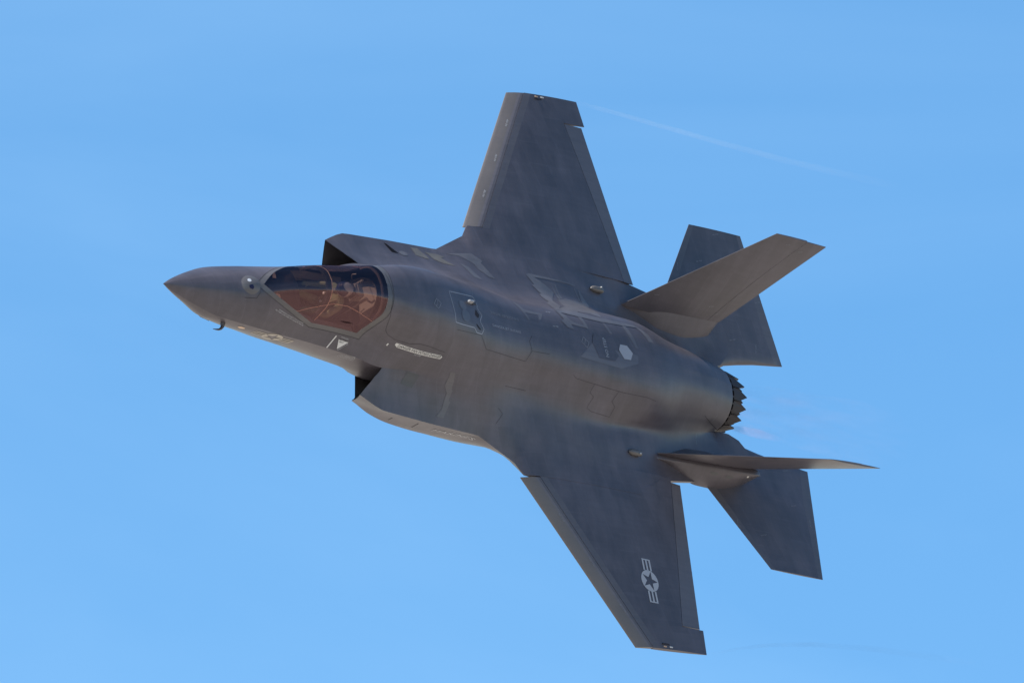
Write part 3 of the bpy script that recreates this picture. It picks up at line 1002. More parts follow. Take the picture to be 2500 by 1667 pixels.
# ------------------------------------------------------------------ panels, tapes, seams and markings laid on the skin
D = {   # outlines of markings and panels, aircraft metres
    'box_outline': [(5.611, 0.174, 1.264), (5.656, -0.305, 1.241), (5.670, -0.382, 1.213), (5.668, -0.379, 1.215), (5.883, -0.375, 1.182), (6.074, -0.364, 1.156), (6.218, -0.355, 1.135), (6.295, -0.418, 1.096), (6.446, -0.411, 1.071), (6.507, -0.319, 1.091), (6.411, -0.194, 1.124), (6.519, -0.061, 1.104), (6.409, 0.053, 1.125), (6.433, 0.104, 1.120), (6.374, 0.240, 1.128), (6.325, 0.255, 1.136)],
    'blob1': [(5.955, -0.007, 1.207)],
    'blob2': [(5.989, -0.195, 1.200)],
    'slot1': [(6.350, 0.012, 1.137), (6.433, -0.072, 1.120), (6.392, -0.133, 1.128), (6.351, -0.147, 1.136), (6.298, -0.099, 1.146)],
    'slot2': [(6.277, -0.270, 1.144), (6.311, -0.282, 1.136), (6.423, -0.348, 1.099), (6.376, -0.358, 1.104), (6.294, -0.312, 1.133)],
    'diamond1': [(5.169, -0.065, 1.318), (5.277, -0.134, 1.309), (5.185, -0.248, 1.306), (5.078, -0.184, 1.318)],
    'diamond2': [(9.275, 0.070, 0.934), (9.393, -0.017, 0.936), (9.326, -0.125, 0.933), (9.205, -0.033, 0.934)],
    'jet_text': [(6.818, -0.150, 1.052), (7.612, -0.130, 0.966), (7.609, -0.174, 0.964), (6.804, -0.208, 1.053)],
    'jet_text2': [(6.822, 0.117, 1.051), (7.627, 0.148, 0.964), (7.621, 0.105, 0.966), (6.814, 0.064, 1.053)],
    'fan_plate': [(4.589, -0.738, 0.684), (4.598, -0.724, 0.726), (5.603, -0.816, 0.785), (5.656, -0.830, 0.756), (5.636, -0.851, 0.715), (4.657, -0.765, 0.655)],
    'fan_nostep': [(5.031, -0.832, 0.672), (5.184, -0.845, 0.688), (5.196, -0.855, 0.666), (5.052, -0.842, 0.655)],
    'num1': [(4.427, -0.706, 0.637), (4.476, -0.716, 0.653), (4.487, -0.740, 0.608), (4.443, -0.728, 0.600)],
    'bar': [(3.499, -0.611, 0.381), (3.421, -0.757, 0.178)],
    'tri': [(3.574, -0.648, 0.350), (3.791, -0.681, 0.361), (3.625, -0.768, 0.219)],
    'nose_text': [(2.107, -0.382, 0.456), (2.673, -0.515, 0.417), (2.726, -0.546, 0.355), (2.049, -0.393, 0.414)],
    'resc_text': [(3.654, -0.782, 0.135), (4.035, -0.859, 0.229), (4.155, -0.847, 0.074), (3.834, -0.777, 0.019)],
    'nose_star_c': [(2.434, -0.593, -0.107)],
    'nose_star_ends': [(2.042, -0.542, -0.149), (2.821, -0.638, -0.071)],
    'nose_star_w': [(2.275, -0.591, -0.053), (2.592, -0.581, -0.193)],
    'nostep': [(9.778, 0.145, 0.938), (9.851, 0.143, 0.938), (9.844, -0.210, 0.937), (9.771, -0.241, 0.935)],
    'hexa': [(10.215, 0.084, 0.938), (10.394, 0.086, 0.938), (10.502, -0.044, 0.939), (10.413, -0.185, 0.937), (10.241, -0.193, 0.938), (10.150, -0.033, 0.939)],
    'pale_panel': [(9.571, 0.189, 0.935), (10.013, 0.184, 0.938), (10.114, 0.060, 0.939), (10.051, -0.049, 0.939), (10.156, -0.073, 0.938), (10.502, -0.044, 0.939), (10.638, -0.064, 0.938), (10.601, -0.223, 0.934), (10.137, -0.384, 0.918), (9.460, -0.348, 0.916), (9.116, -0.321, 0.916), (9.490, -0.001, 0.937)],
    'inner_panel': [(9.571, 0.189, 0.935), (10.013, 0.184, 0.938), (10.114, 0.060, 0.939), (10.047, -0.064, 0.939), (10.114, -0.151, 0.938), (9.984, -0.277, 0.935), (9.598, -0.275, 0.931), (9.490, -0.001, 0.937)],
    'dsq': [(5.177, -0.985, 0.337), (5.458, -1.023, 0.346), (5.330, -1.228, 0.218), (5.054, -1.182, 0.222)],
    'zig': [(6.031, -0.951, 0.546), (6.151, -0.954, 0.546), (6.212, -1.052, 0.428), (6.214, -1.159, 0.334), (6.249, -1.172, 0.326), (6.191, -1.324, 0.233), (6.238, -1.347, 0.224), (6.160, -1.501, 0.152), (6.114, -1.613, 0.104), (5.937, -1.606, 0.102), (6.054, -1.475, 0.159), (6.098, -1.298, 0.242), (6.123, -1.221, 0.286), (6.039, -1.116, 0.355), (6.065, -1.012, 0.465)],
    'seam_fan': [(4.047, 0.233, 1.273), (4.080, 0.014, 1.310), (4.101, -0.160, 1.297), (4.091, -0.390, 1.194), (4.253, -0.600, 0.838), (4.346, -0.638, 0.779), (4.524, -0.693, 0.763), (4.827, -0.743, 0.805), (4.994, -0.743, 0.874), (5.216, -0.758, 0.887), (5.646, -0.781, 0.842)],
    'seam_panel': [(5.741, -0.480, 1.151), (6.433, -0.429, 1.066), (6.642, -0.597, 0.930), (7.761, -0.582, 0.795), (7.881, -0.410, 0.894), (7.816, -0.257, 0.943), (7.909, -0.138, 0.947)],
    'seam_panel2': [(7.881, -0.410, 0.894), (8.331, -0.394, 0.894)],
    'seam_aft': [(8.983, -0.627, 0.775), (9.080, -0.667, 0.744), (10.196, -0.742, 0.739), (10.864, -0.737, 0.742), (11.116, -0.752, 0.709)],
    'seam_hatch': [(9.532, -0.699, 0.746), (9.494, -0.815, 0.628), (9.611, -0.861, 0.592), (9.546, -1.014, 0.443), (9.676, -1.050, 0.413), (10.174, -1.060, 0.380), (10.203, -0.933, 0.525), (10.073, -0.879, 0.590), (10.141, -0.730, 0.750)],
    'seam_low': [(7.472, -0.948, 0.476), (8.029, -0.935, 0.444)],
    'seam_low2': [(7.347, -1.558, 0.192), (7.491, -1.383, 0.267), (7.376, -1.301, 0.300)],
    'seam_barrel': [(12.766, -0.614, 0.381), (13.132, -0.633, 0.196), (13.468, -0.614, 0.026)],
    'tapeS': [(8.948, 1.531, 0.274), (9.047, 1.566, 0.268), (10.221, 1.557, 0.248), (10.243, 1.517, 0.251), (9.996, 1.540, 0.262), (9.149, 1.508, 0.279), (9.373, 1.389, 0.297), (9.530, 1.250, 0.319), (9.267, 0.982, 0.467), (9.260, 0.814, 0.613), (9.036, 0.653, 0.755), (9.559, 0.915, 0.534), (9.400, 0.624, 0.799), (9.207, 0.671, 0.748), (8.838, 0.561, 0.821), (8.971, 0.838, 0.577), (9.096, 0.916, 0.514), (9.038, 1.104, 0.393), (9.112, 1.138, 0.376), (8.999, 1.308, 0.320), (9.066, 1.344, 0.311)],
    'tapeS2': [(9.552, 1.469, 0.282), (9.647, 1.141, 0.354), (9.554, 1.096, 0.385), (9.558, 1.440, 0.286)],
    'tapeS3': [(9.672, 1.462, 0.281), (9.700, 1.155, 0.343), (9.648, 1.131, 0.359), (9.644, 1.441, 0.284)],
    'tapeS4': [(10.188, 1.483, 0.258), (10.269, 1.205, 0.277), (10.237, 1.204, 0.281), (10.167, 1.472, 0.260)],
    'tapeS5': [(10.307, 1.457, 0.253), (10.468, 1.183, 0.259), (9.978, 0.687, 0.782), (9.877, 0.643, 0.811), (10.285, 1.167, 0.287), (10.281, 1.444, 0.255)],
    'tapeS6': [(9.500, 1.071, 0.404), (9.802, 1.181, 0.325), (10.288, 1.201, 0.276), (10.334, 1.147, 0.288), (10.012, 0.613, 0.835), (9.735, 0.676, 0.779), (9.523, 0.675, 0.766), (9.374, 0.598, 0.817), (9.420, 0.803, 0.635), (9.382, 0.843, 0.594)],
    'tapeS7': [(8.829, 0.550, 0.827), (9.207, 0.671, 0.748), (9.723, 0.592, 0.836), (10.270, 0.592, 0.850), (10.846, 0.596, 0.838), (10.866, 0.548, 0.858), (10.477, 0.514, 0.880), (9.896, 0.484, 0.889), (9.300, 0.509, 0.861), (8.955, 0.529, 0.842)],
    'tapeT1': [(8.829, 0.550, 0.827), (8.955, 0.529, 0.842), (9.124, 0.343, 0.911), (9.388, 0.327, 0.919), (9.458, 0.279, 0.927), (9.254, 0.275, 0.925), (9.058, 0.285, 0.921), (9.092, 0.188, 0.930), (8.932, 0.204, 0.929), (8.813, 0.316, 0.916), (8.915, 0.367, 0.903)],
    'tapeT2': [(9.345, 0.509, 0.862), (9.436, 0.535, 0.854), (9.486, 0.262, 0.930), (9.412, 0.257, 0.929)],
    'tapeT3': [(9.926, 0.472, 0.893), (9.992, 0.477, 0.893), (10.087, 0.261, 0.935), (10.012, 0.263, 0.935)],
    'tapeT4': [(10.454, 0.510, 0.882), (10.559, 0.524, 0.875), (10.646, 0.266, 0.930), (10.691, 0.072, 0.937), (10.620, 0.089, 0.937), (10.521, 0.287, 0.931)],
    'tapeT5': [(10.829, 0.575, 0.848), (10.907, 0.575, 0.845), (11.118, 0.454, 0.877), (11.175, 0.277, 0.913), (11.034, 0.278, 0.922), (10.945, 0.465, 0.884)],
    'tapeF': [(7.729, 0.538, 0.832), (7.800, 0.543, 0.823), (7.917, 0.386, 0.901), (8.382, 0.385, 0.897), (8.267, 0.232, 0.933), (8.200, 0.220, 0.936), (8.238, 0.329, 0.916), (7.899, 0.312, 0.927), (7.962, 0.176, 0.944), (7.912, 0.167, 0.946), (7.825, 0.323, 0.928)],
    'tanS': [(6.296, 1.669, 0.086), (6.466, 1.691, 0.080), (6.566, 1.548, 0.144), (6.595, 1.451, 0.190), (6.470, 1.453, 0.185), (6.300, 1.495, 0.160)],
    'tanS2': [(6.601, 1.631, 0.108), (6.933, 1.635, 0.117), (7.048, 1.591, 0.145), (6.941, 1.546, 0.159), (7.084, 1.442, 0.220), (7.167, 1.392, 0.252), (6.881, 1.403, 0.228), (6.713, 1.475, 0.184), (6.666, 1.581, 0.132)],
    'tapeU': [(7.137, 1.692, 0.113), (7.767, 1.778, 0.163), (7.965, 1.639, 0.211), (7.893, 1.593, 0.218), (8.066, 1.267, 0.312), (7.924, 1.288, 0.302), (7.730, 1.438, 0.253), (7.706, 1.527, 0.227), (7.448, 1.673, 0.162)],
    'tapeV': [(7.331, 1.484, 0.221), (7.504, 1.443, 0.245), (7.683, 1.165, 0.347), (7.486, 1.193, 0.343), (7.427, 1.330, 0.287)],
    'hatchS': [(5.630, 1.658, 0.075), (5.701, 1.455, 0.150), (5.855, 1.447, 0.162), (5.823, 1.490, 0.143), (5.691, 1.634, 0.085)],
    'roundS': [(5.983, 1.471, 0.158)],
    'antenna_line': [(6.515, 0.472, 1.030), (6.352, 0.270, 1.130)],
    'nose_light': [(1.736, -0.520, -0.131)],
    'nose_seam': [(1.431, -0.229, 0.341), (1.656, -0.235, 0.404), (1.720, -0.137, 0.470)],
    'nose_seam2': [(1.656, -0.235, 0.404), (1.856, -0.349, 0.385), (2.121, -0.444, 0.369), (2.036, -0.384, 0.420), (2.475, -0.523, 0.347), (2.857, -0.588, 0.300), (3.247, -0.600, 0.350)],
    'starP_c': [(10.434, -4.071, 0.212)],
    'starP_e': [(10.439, -3.666, 0.214), (10.414, -4.479, 0.208)],
    'starP_w': [(10.223, -4.055, 0.204), (10.658, -4.074, 0.219)],
    'facet_text': [(6.147, -1.686, -0.204), (7.121, -1.768, -0.138)],
    'facet_seam1': [(5.221, -1.578, -0.355), (5.154, -1.621, -0.197)],
    'facet_seam2': [(5.770, -1.635, -0.341), (5.670, -1.695, -0.093)],
    'les1': [(9.610, 4.655, 0.115)],
    'les2': [(9.099, 3.883, 0.104)],
    'les3': [(8.584, 3.105, 0.094)],
    'lep1': [(8.598, -3.108, 0.098)],
    'lep2': [(9.117, -3.884, 0.110)],
    'lep3': [(9.639, -4.676, 0.120)],
    'finS_marks': [(13.959, 2.105, 2.136), (12.045, 1.541, 0.539), (13.372, 1.506, 0.612), (13.622, 1.465, 0.468), (14.355, 2.068, 2.056)],
    'finP_marks': [(12.677, -1.806, 1.128), (13.122, -1.991, 1.674)],
    'finP_dark': [(12.710, -1.688, 0.313), (13.099, -1.690, 0.305)],
    'finP_light': [(13.573, -1.624, 0.341)],
    'stabS_marks': [(14.436, 3.262, 0.243), (13.309, 2.494, 0.138), (13.887, 2.673, 0.175), (12.781, 1.194, 0.066), (14.480, 1.293, 0.029), (15.103, 1.231, 0.009), (15.352, 2.143, 0.095)],
    'stabP_marks': [(15.111, -1.155, 0.001), (13.288, -2.501, 0.137), (13.867, -2.671, 0.174), (15.330, -2.184, 0.101), (15.009, -1.886, 0.080)],
    'bodytxt': [(13.023, 0.070, 0.657)],
    'bodytxt2': [(13.111, -0.575, 0.329)],
    'boomtxt': [(12.775, -0.922, 0.073)],
    'spinetxt1': [(8.571, 0.445, 0.875)],
    'spinetxt2': [(8.614, 0.149, 0.933)],
}


def bvh_of(objs):
    vs, fs = [], []
    for o in objs:
        k = len(vs)
        vs += [v.co.copy() for v in o.data.vertices]
        fs += [tuple(i + k for i in p.vertices) for p in o.data.polygons]
    return BVHTree.FromPolygons(vs, fs)


def kids(o, name):
    return [c for c in o.children if c.name.split('.')[0] == name]


BV_BODY = bvh_of([fuselage, canopy_frame])
BV_WP = bvh_of([wing_p] + list(wing_p.children))
BV_WS = bvh_of([wing_s] + list(wing_s.children))
BV_FS = bvh_of([fin_s] + list(fin_s.children))
BV_FP = bvh_of([fin_p] + list(fin_p.children))
tails = [o for o in jet.children if o.name.startswith('tailplane')]
BV_TS, BV_TP = bvh_of([tails[0]]), bvh_of([tails[1]])
BV_GLASS = bvh_of([canopy])


def snap(bv, p, n, off, reach=.25):
    """drop a point onto the skin along -n, lift it by off"""
    p, n = Vector(p), Vector(n)
    hit, nn, i, d = bv.ray_cast(p + n * reach, -n, reach * 2.2)
    if hit is None:
        hit, nn, i, d = bv.find_nearest(p)
    if nn.dot(n) < 0:
        nn = -nn
    return hit + nn * off, nn


def frame_of(pts, bv, hint):
    hint = Vector(hint)
    acc = Vector((0, 0, 0))
    for p in pts:
        h, nn, i, d = bv.find_nearest(Vector(p))
        acc += nn if nn.dot(hint) >= 0 else -nn
    return acc.normalized()


UP, PORT = (0, 0, 1), (0, -1, 0)


def drape(name, pts, mat, parent, bv=None, hint=UP, off=.0035, maxlen=.06, skirt=0):
    bv = bv or BV_BODY
    pts = [Vector(p) for p in pts if p is not None]
    n = frame_of(pts, bv, hint)
    c = sum(pts, Vector()) / len(pts)
    u = n.orthogonal().normalized(); v = n.cross(u)
    bm = bmesh.new()
    vs = [bm.verts.new(u * (p - c).dot(u) + v * (p - c).dot(v)) for p in pts]
    bm.faces.new(vs)
    bmesh.ops.triangulate(bm, faces=bm.faces[:])
    for _ in range(6):
        long = [e for e in bm.edges if e.calc_length() > maxlen]
        if not long:
            break
        bmesh.ops.subdivide_edges(bm, edges=long, cuts=1, use_grid_fill=False)
        bmesh.ops.triangulate(bm, faces=[f for f in bm.faces if len(f.verts) > 3])
    nor = {}
    for w in bm.verts:
        q, nn = snap(bv, w.co + c, n, off)
        w.co = q; nor[w] = nn
    if skirt:
        edges = [e for e in bm.edges if e.is_boundary]
        ret = bmesh.ops.extrude_edge_only(bm, edges=edges)
        for g in ret['geom']:
            if isinstance(g, bmesh.types.BMVert):
                g.co = g.co - n * skirt
    bm.normal_update()
    return bm_obj(name, bm, mat, parent, smooth=True, angle=40)


def ribbon(name, pts, width, mat, parent, bv=None, hint=UP, off=.003, closed=False, step=.05):
    bv = bv or BV_BODY
    pts = [Vector(p) for p in pts if p is not None]
    if closed:
        pts = pts + [pts[0]]
    path = [pts[0]]
    for a, b in zip(pts, pts[1:]):
        k = max(1, int((b - a).length / step))
        path += [a.lerp(b, (i + 1) / k) for i in range(k)]
    hint = Vector(hint)
    rows = []
    for i, p in enumerate(path):
        q, nn, _, d = bv.find_nearest(p)
        if nn.dot(hint) < 0:
            nn = -nn
        t = (path[min(i + 1, len(path) - 1)] - path[max(i - 1, 0)]).normalized()
        if closed and i in (0, len(path) - 1):
            t = (path[1] - path[-2]).normalized()
        sd = nn.cross(t).normalized() * width / 2
        r = []
        for s_ in (1, -1):
            h, n2 = snap(bv, q + sd * s_, nn, off, .05)
            r.append(tuple(h))
        rows.append(r)
    v, f = grid(rows)
    return mesh_obj(name, v, f, mat, parent, smooth=True, merge=0)


def flat_on(name, verts2, faces, origin, ux, uy, mat, parent, bv=None, off=.005, reach=.25):
    """a flat 2-D shape laid on the skin: origin plus ux / uy directions"""
    bv = bv or BV_BODY
    ux = Vector(ux); uy = Vector(uy)
    n = ux.cross(uy).normalized()
    out = [tuple(snap(bv, Vector(origin) + ux * a + uy * b, n, off, reach)[0]) for a, b in verts2]
    return mesh_obj(name, out, faces, mat, parent, smooth=False, merge=0)


_txt = {}


def text_mesh(t):
    if t not in _txt:
        cu = bpy.data.curves.new('t', 'FONT')
        cu.body = t; cu.size = 1.0; cu.resolution_u = 2
        o = bpy.data.objects.new('t', cu)
        COL.objects.link(o)
        me = bpy.data.meshes.new_from_object(o.evaluated_get(bpy.context.evaluated_depsgraph_get()))
        bpy.data.objects.remove(o); bpy.data.curves.remove(cu)
        v = np.array([p.co[:2] for p in me.vertices]); f = [tuple(p.vertices) for p in me.polygons]
        bpy.data.meshes.remove(me)
        v = (v - v.min(0)) / np.maximum(v.max(0) - v.min(0), 1e-6)
        _txt[t] = (v, f)
    return _txt[t]


def lettering(name, t, a, b, height, mat, parent, bv=None, hint=UP, off=.006, by_word=False):
    """text whose baseline runs from a to b on the skin"""
    bv = bv or BV_BODY
    a, b = Vector(a), Vector(b)
    n = frame_of([a, b], bv, hint)
    ux = b - a
    ux -= n * ux.dot(n)
    uy = n.cross(ux).normalized() * height
    v, f = text_mesh(t)
    if not by_word:
        return flat_on(name, [tuple(p) for p in v], f, a, ux, uy, mat, parent, bv, off)
    spans = sorted((min(v[i][0] for i in q), max(v[i][0] for i in q), q) for q in f)
    words, hi = [[]], None
    for lo_, hi_, q in spans:                  # a gap as wide as a space starts the next word
        if hi is not None and lo_ - hi > .022:
            words.append([])
        words[-1].append(q); hi = hi_ if hi is None else max(hi, hi_)
    for w in words:
        ids = sorted({i for q in w for i in q}); mp = {i: k for k, i in enumerate(ids)}
        flat_on(name, [tuple(v[i]) for i in ids], [tuple(mp[i] for i in q) for q in w], a, ux, uy, mat, parent, bv, off)


def insignia(c, end_a, end_b, radius, mat, parent, bv, hint=UP, skew=None):
    """star in a disc with striped bars, low-visibility grey"""
    c = Vector(c)
    n = frame_of([c], bv, hint)
    ux = (Vector(end_b) - Vector(end_a)).normalized()
    ux = (ux - n * ux.dot(n)).normalized()
    uy = n.cross(ux)
    half = (Vector(end_b) - Vector(end_a)).length / 2
    V, F = [], []
    R_, r_ = radius, radius * .92
    star = []
    for i in range(10):
        a = math.pi / 2 + i * math.pi / 5
        q = r_ if i % 2 == 0 else r_ * .382
        star.append((q * math.cos(a), q * math.sin(a), a))
    for i in range(10):
        p, q = star[i], star[(i + 1) % 10]
        k0 = len(V)
        m = 4
        for j in range(m + 1):
            a = p[2] + (math.pi / 5) * j / m
            V.append((R_ * math.cos(a), R_ * math.sin(a)))
        for j in range(m + 1):
            V.append((p[0] + (q[0] - p[0]) * j / m, p[1] + (q[1] - p[1]) * j / m))
        for j in range(m):
            F.append((k0 + j, k0 + j + 1, k0 + m + 2 + j, k0 + m + 1 + j))
    hb = radius * .50
    for sx in (1, -1):
        def rect(x0, x1, y0, y1):
            k = len(V)
            V.extend([(sx * x0, y0), (sx * x1, y0), (sx * x1, y1), (sx * x0, y1)])
            F.append((k, k + 1, k + 2, k + 3))
        for y0, y1 in ((.62, 1.0), (-.19, .19), (-1.0, -.62)):
            rect(radius * (.90 if abs(y0) < .5 else .96), half, y0 * hb, y1 * hb)
        rect(half - .12 * hb, half + .10 * hb, -hb, hb)
    return flat_on('star_insignia', V, F, c, ux, uy, mat, parent, bv, .005)


# --- seams (dark gaps between skin panels)
fu = fuselage
for key, w in (('seam_fan', .006), ('seam_panel', .006), ('seam_panel2', .006), ('seam_aft', .005), ('seam_hatch', .005),
               ('seam_low', .006), ('seam_low2', .005), ('seam_barrel', .008), ('nose_seam', .008)):
    ribbon('panel_seam', D[key], w, MAT['seam'], fu)
for key in ('facet_seam1', 'facet_seam2'):
    ribbon('panel_seam', D[key], .014, MAT['seam'], fu, hint=PORT)


def gap_loop():
    """dark gap all round the canopy frame, as one strip of short quads"""
    V, F = [], []
    for a, b in gap_edges:
        a, b = Vector(a), Vector(b)
        h, nn, i, d = BV_BODY.find_nearest((a + b) / 2)
        sd = nn.cross((b - a).normalized()) * .0034
        k = len(V)
        ou = nn * .004
        if ou.dot(Vector((0, (a.y + b.y) / 2, (a.z + b.z) / 2 - .1))) < 0:
            ou = -ou
        V += [tuple(a + sd + ou), tuple(b + sd + ou), tuple(b - sd + ou), tuple(a - sd + ou)]
        F.append((k, k + 1, k + 2, k + 3))
    mesh_obj('frame_gap', V, F, MAT['seam'], canopy, smooth=False, merge=0)


gap_loop()

# --- sealing tapes and patches of other coating
for key in ('tapeS2', 'tapeS3', 'tapeS4', 'tapeS5', 'tapeS6', 'tapeS7', 'tapeT1', 'tapeT2', 'tapeT3', 'tapeT4', 'tapeT5', 'tapeF', 'tapeU', 'tapeV'):
    drape('sealing_tape', D[key], MAT['tape'], fu, off=.003 if key not in ('tapeS7', 'tapeT1') else .0055)
drape('sealing_tape', D['tapeS'], MAT['tape'], fu, off=.0048)
drape('sealing_tape', D['zig'], MAT['tape_soft'], fu)
for key in ('tanS', 'tanS2'):
    drape('tan_patch', D[key], MAT['tan'], fu)
drape('dark_patch', D['dsq'], MAT['tape_dark'], fu)
drape('access_panel', D['pale_panel'], MAT['panel_pale'], fu, off=.003)
drape('access_panel', D['inner_panel'], MAT['skin'], fu, off=.007)
drape('light_patch', D['hexa'], MAT['mark_blue'], fu, off=.0075)
for key in ('slot1', 'slot2'):
    drape('dark_slot', D[key], MAT['seam'], fu, off=.004)
drape('dark_slot', D['hatchS'], MAT['dark'], fu, off=.004)


def disc_on(name, c, rx, ry, ang, mat, parent, bv=None, off=.0045, hint=UP):
    c = Vector(c); bv = bv or BV_BODY
    n = frame_of([c], bv, hint)
    ux = Vector((1, 0, 0)); ux = (ux - n * ux.dot(n)).normalized(); uy = n.cross(ux)
    V = [(rx * math.cos(a) * math.cos(ang) - ry * math.sin(a) * math.sin(ang),
          rx * math.cos(a) * math.sin(ang) + ry * math.sin(a) * math.cos(ang)) for a in [i * math.pi / 8 for i in range(16)]]
    return drape(name, [c + ux * p[0] + uy * p[1] for p in V], mat, parent, bv=bv, hint=hint, off=off, maxlen=.04)


disc_on('worn_spot', D['blob1'][0], .11, .09, 0, MAT['tape_soft'], fu)
disc_on('worn_spot', D['blob2'][0], .13, .11, .5, MAT['tape_soft'], fu)
disc_on('worn_spot', D['roundS'][0], .10, .06, 0, MAT['tape'], fu)
ribbon('white_outline', D['box_outline'], .014, MAT['mark_blue'], fu, closed=True)
ribbon('white_outline', D['antenna_line'], .012, MAT['tape'], fu)
for key in ('diamond1', 'diamond2'):
    ribbon('diamond_outline', D[key], .009, MAT['mark_dim'], fu, closed=True, off=.008)
    c = sum((Vector(p) for p in D[key]), Vector()) / 4
    lettering('stencil', 'NO STEP', c + Vector((-.03, -.055, 0)), c + Vector((.03, .055, 0)), .022, MAT['mark_dim'], fu, off=.009)

# --- writing
q = D['jet_text']
lettering('danger_stencil', 'DANGER-JET INTAKE', q[3], q[2], .062, MAT['mark_blue'], fu, by_word=True)
q = D['jet_text2']
lettering('danger_stencil', 'DANGER-JET INTAKE', q[1], q[0], .062, MAT['mark_dim2'], fu, by_word=True)
q = D['fan_plate']
plate = drape('danger_plate', q, MAT['mark_bright'], fu, hint=PORT, off=.004)
a, b = Vector(q[5]), Vector(q[4])
d_ = (b - a)
lettering('danger_stencil', 'DANGER-FAN INTAKE-DANGER', a + d_ * .0 + Vector((0, 0, .012)), b - d_ * .01 + Vector((0, 0, .014)), .062, MAT['seam'], fu, hint=PORT, off=.008)
q = D['fan_nostep']
lettering('stencil', 'NO STEP', q[3], q[2], .026, MAT['mark'], fu, hint=PORT)
q = D['num1']
lettering('stencil', '1', Vector(q[3]) + Vector((.015, 0, 0)), Vector(q[3]) + Vector((.04, -.005, 0)), .05, MAT['mark_bright'], fu, hint=PORT)
ribbon('white_bar', D['bar'], .024, MAT['mark_bright'], fu, hint=PORT, off=.005)
tri = D['tri']
drape('rescue_triangle', tri, MAT['mark_bright'], fu, hint=PORT, off=.005)
t0, t1, t2 = (Vector(p) for p in tri)
m_ = t0 * .80 + t2 * .20
lettering('stencil', 'EJECTION', t0 * .86 + t2 * .10 + t1 * .04, t1 * .80 + t0 * .12 + t2 * .08, .026, MAT['seam'], fu, hint=PORT, off=.009)
lettering('stencil', 'SEAT', t0 * .62 + t2 * .30 + t1 * .08, t1 * .52 + t0 * .22 + t2 * .26, .026, MAT['seam'], fu, hint=PORT, off=.009)
lettering('stencil', 'DANGER', t0 * 1.0 + Vector((.03, .02, .035)), t1 + Vector((-.03, .02, .035)), .022, MAT['mark'], fu, hint=PORT, off=.006)
lettering('stencil', 'RESCUE', t2 + Vector((.03, -.012, -.015)), t1 + Vector((.015, -.012, -.03)), .020, MAT['mark'], fu, hint=PORT, off=.006)
q = [Vector(p) for p in D['nose_text']]
lettering('stencil', 'WARNING: DO NOT CUT CANOPY', q[0].lerp(q[3], .45) + Vector((.03, 0, 0)), q[1].lerp(q[2], .45), .024, MAT['mark'], fu, off=.006)
lettering('stencil', 'WITHIN 3 INCHES OF CANOPY FRAME', q[3], q[2], .024, MAT['mark'], fu, off=.006)
q = [Vector(p) for p in D['resc_text']]
for i, (tx, w0, w1) in enumerate((('EMERGENCY ENTRANCE', .25, 1.0), ('PUSH BUTTON TO OPEN', .12, .98), ('DOOR AND PULL HANDLE', 0, .95))):
    k = .30 + .30 * i
    aa = q[0].lerp(q[3], k); bb = q[1].lerp(q[2], k)
    lettering('stencil', tx, aa.lerp(bb, w0), aa.lerp(bb, w1), .026, MAT['mark'], fu, hint=PORT, off=.006)
ribbon('white_outline', [q[0].lerp(q[1], .55), q[1], q[1].lerp(q[2], .4), q[0].lerp(q[3], .4).lerp(q[1].lerp(q[2], .4), .5)], .008, MAT['mark'], fu, hint=PORT, off=.006)
q = [Vector(p) for p in D['nostep']]
lettering('stencil', 'NO STEP', q[3].lerp(q[2], .5) + Vector((.035, 0, 0)), q[0].lerp(q[1], .5) + Vector((.035, 0, 0)), .075, MAT['mark_blue'], fu, off=.0105)
lettering('stencil', 'MARINES', Vector(D['facet_text'][0]) + Vector((0, 0, -.06)), Vector(D['facet_text'][1]) + Vector((-.05, 0, -.06)), .12, MAT['mark'], fu, hint=PORT)
for key in ('bodytxt', 'bodytxt2', 'boomtxt'):
    p = Vector(D[key][0])
    lettering('stencil', 'NO STEP', p + Vector((0, -.09, -.03)), p + Vector((.02, .09, .03)), .024, MAT['mark_dim'], fu, off=.006)
for key in ('spinetxt1', 'spinetxt2'):
    p = Vector(D[key][0])
    lettering('stencil', 'NO STEP', p + Vector((-.07, 0, 0)), p + Vector((.07, .01, 0)), .022, MAT['mark'], fu, off=.006)

# insignia on the port wing and under the nose chine
e = D['starP_e']
insignia(D['starP_c'][0], e[0], e[1], .205, MAT['mark_wing'], wing_p, BV_WP)
e = D['nose_star_ends']
insignia(D['nose_star_c'][0], e[0], e[1], .185, MAT['mark_nose'], fu, BV_BODY, hint=PORT)

# small stencils on the leading-edge flaps, tailplanes and fins
LEdir = Vector((.5495, .8355, 0))
for key, bv, par, s_ in (('les1', BV_WS, wing_s, 1), ('les2', BV_WS, wing_s, 1), ('les3', BV_WS, wing_s, 1), ('lep1', BV_WP, wing_p, -1), ('lep2', BV_WP, wing_p, -1), ('lep3', BV_WP, wing_p, -1)):
    p = Vector(D[key][0]); d_ = Vector((LEdir.x, LEdir.y * s_, 0)) * .085
    lettering('stencil', 'NO STEP', (p - d_) if s_ < 0 else (p - d_), p + d_, .032, MAT['mark'] if s_ > 0 else MAT['mark_dim'], par, bv)
for key, bv, par in (('stabS_marks', BV_TS, tails[0]), ('stabP_marks', BV_TP, tails[1])):
    for i, p in enumerate(D[key]):
        if p is None:
            continue
        p = Vector(p)
        d_ = Vector((.02, .08, 0)) if i % 2 else Vector((.08, .02, 0))
        lettering('stencil', 'NO STEP', p - d_, p + d_, .022, MAT['mark_dim'], par, bv)
for p in D['finS_marks']:
    p = Vector(p)
    lettering('stencil', 'NO STEP', p + Vector((-.05, 0, -.02)), p + Vector((.05, 0, .0)), .022, MAT['mark_dim'], fin_s, BV_FS, hint=PORT)
a, b = (Vector(p) for p in D['finP_marks'])
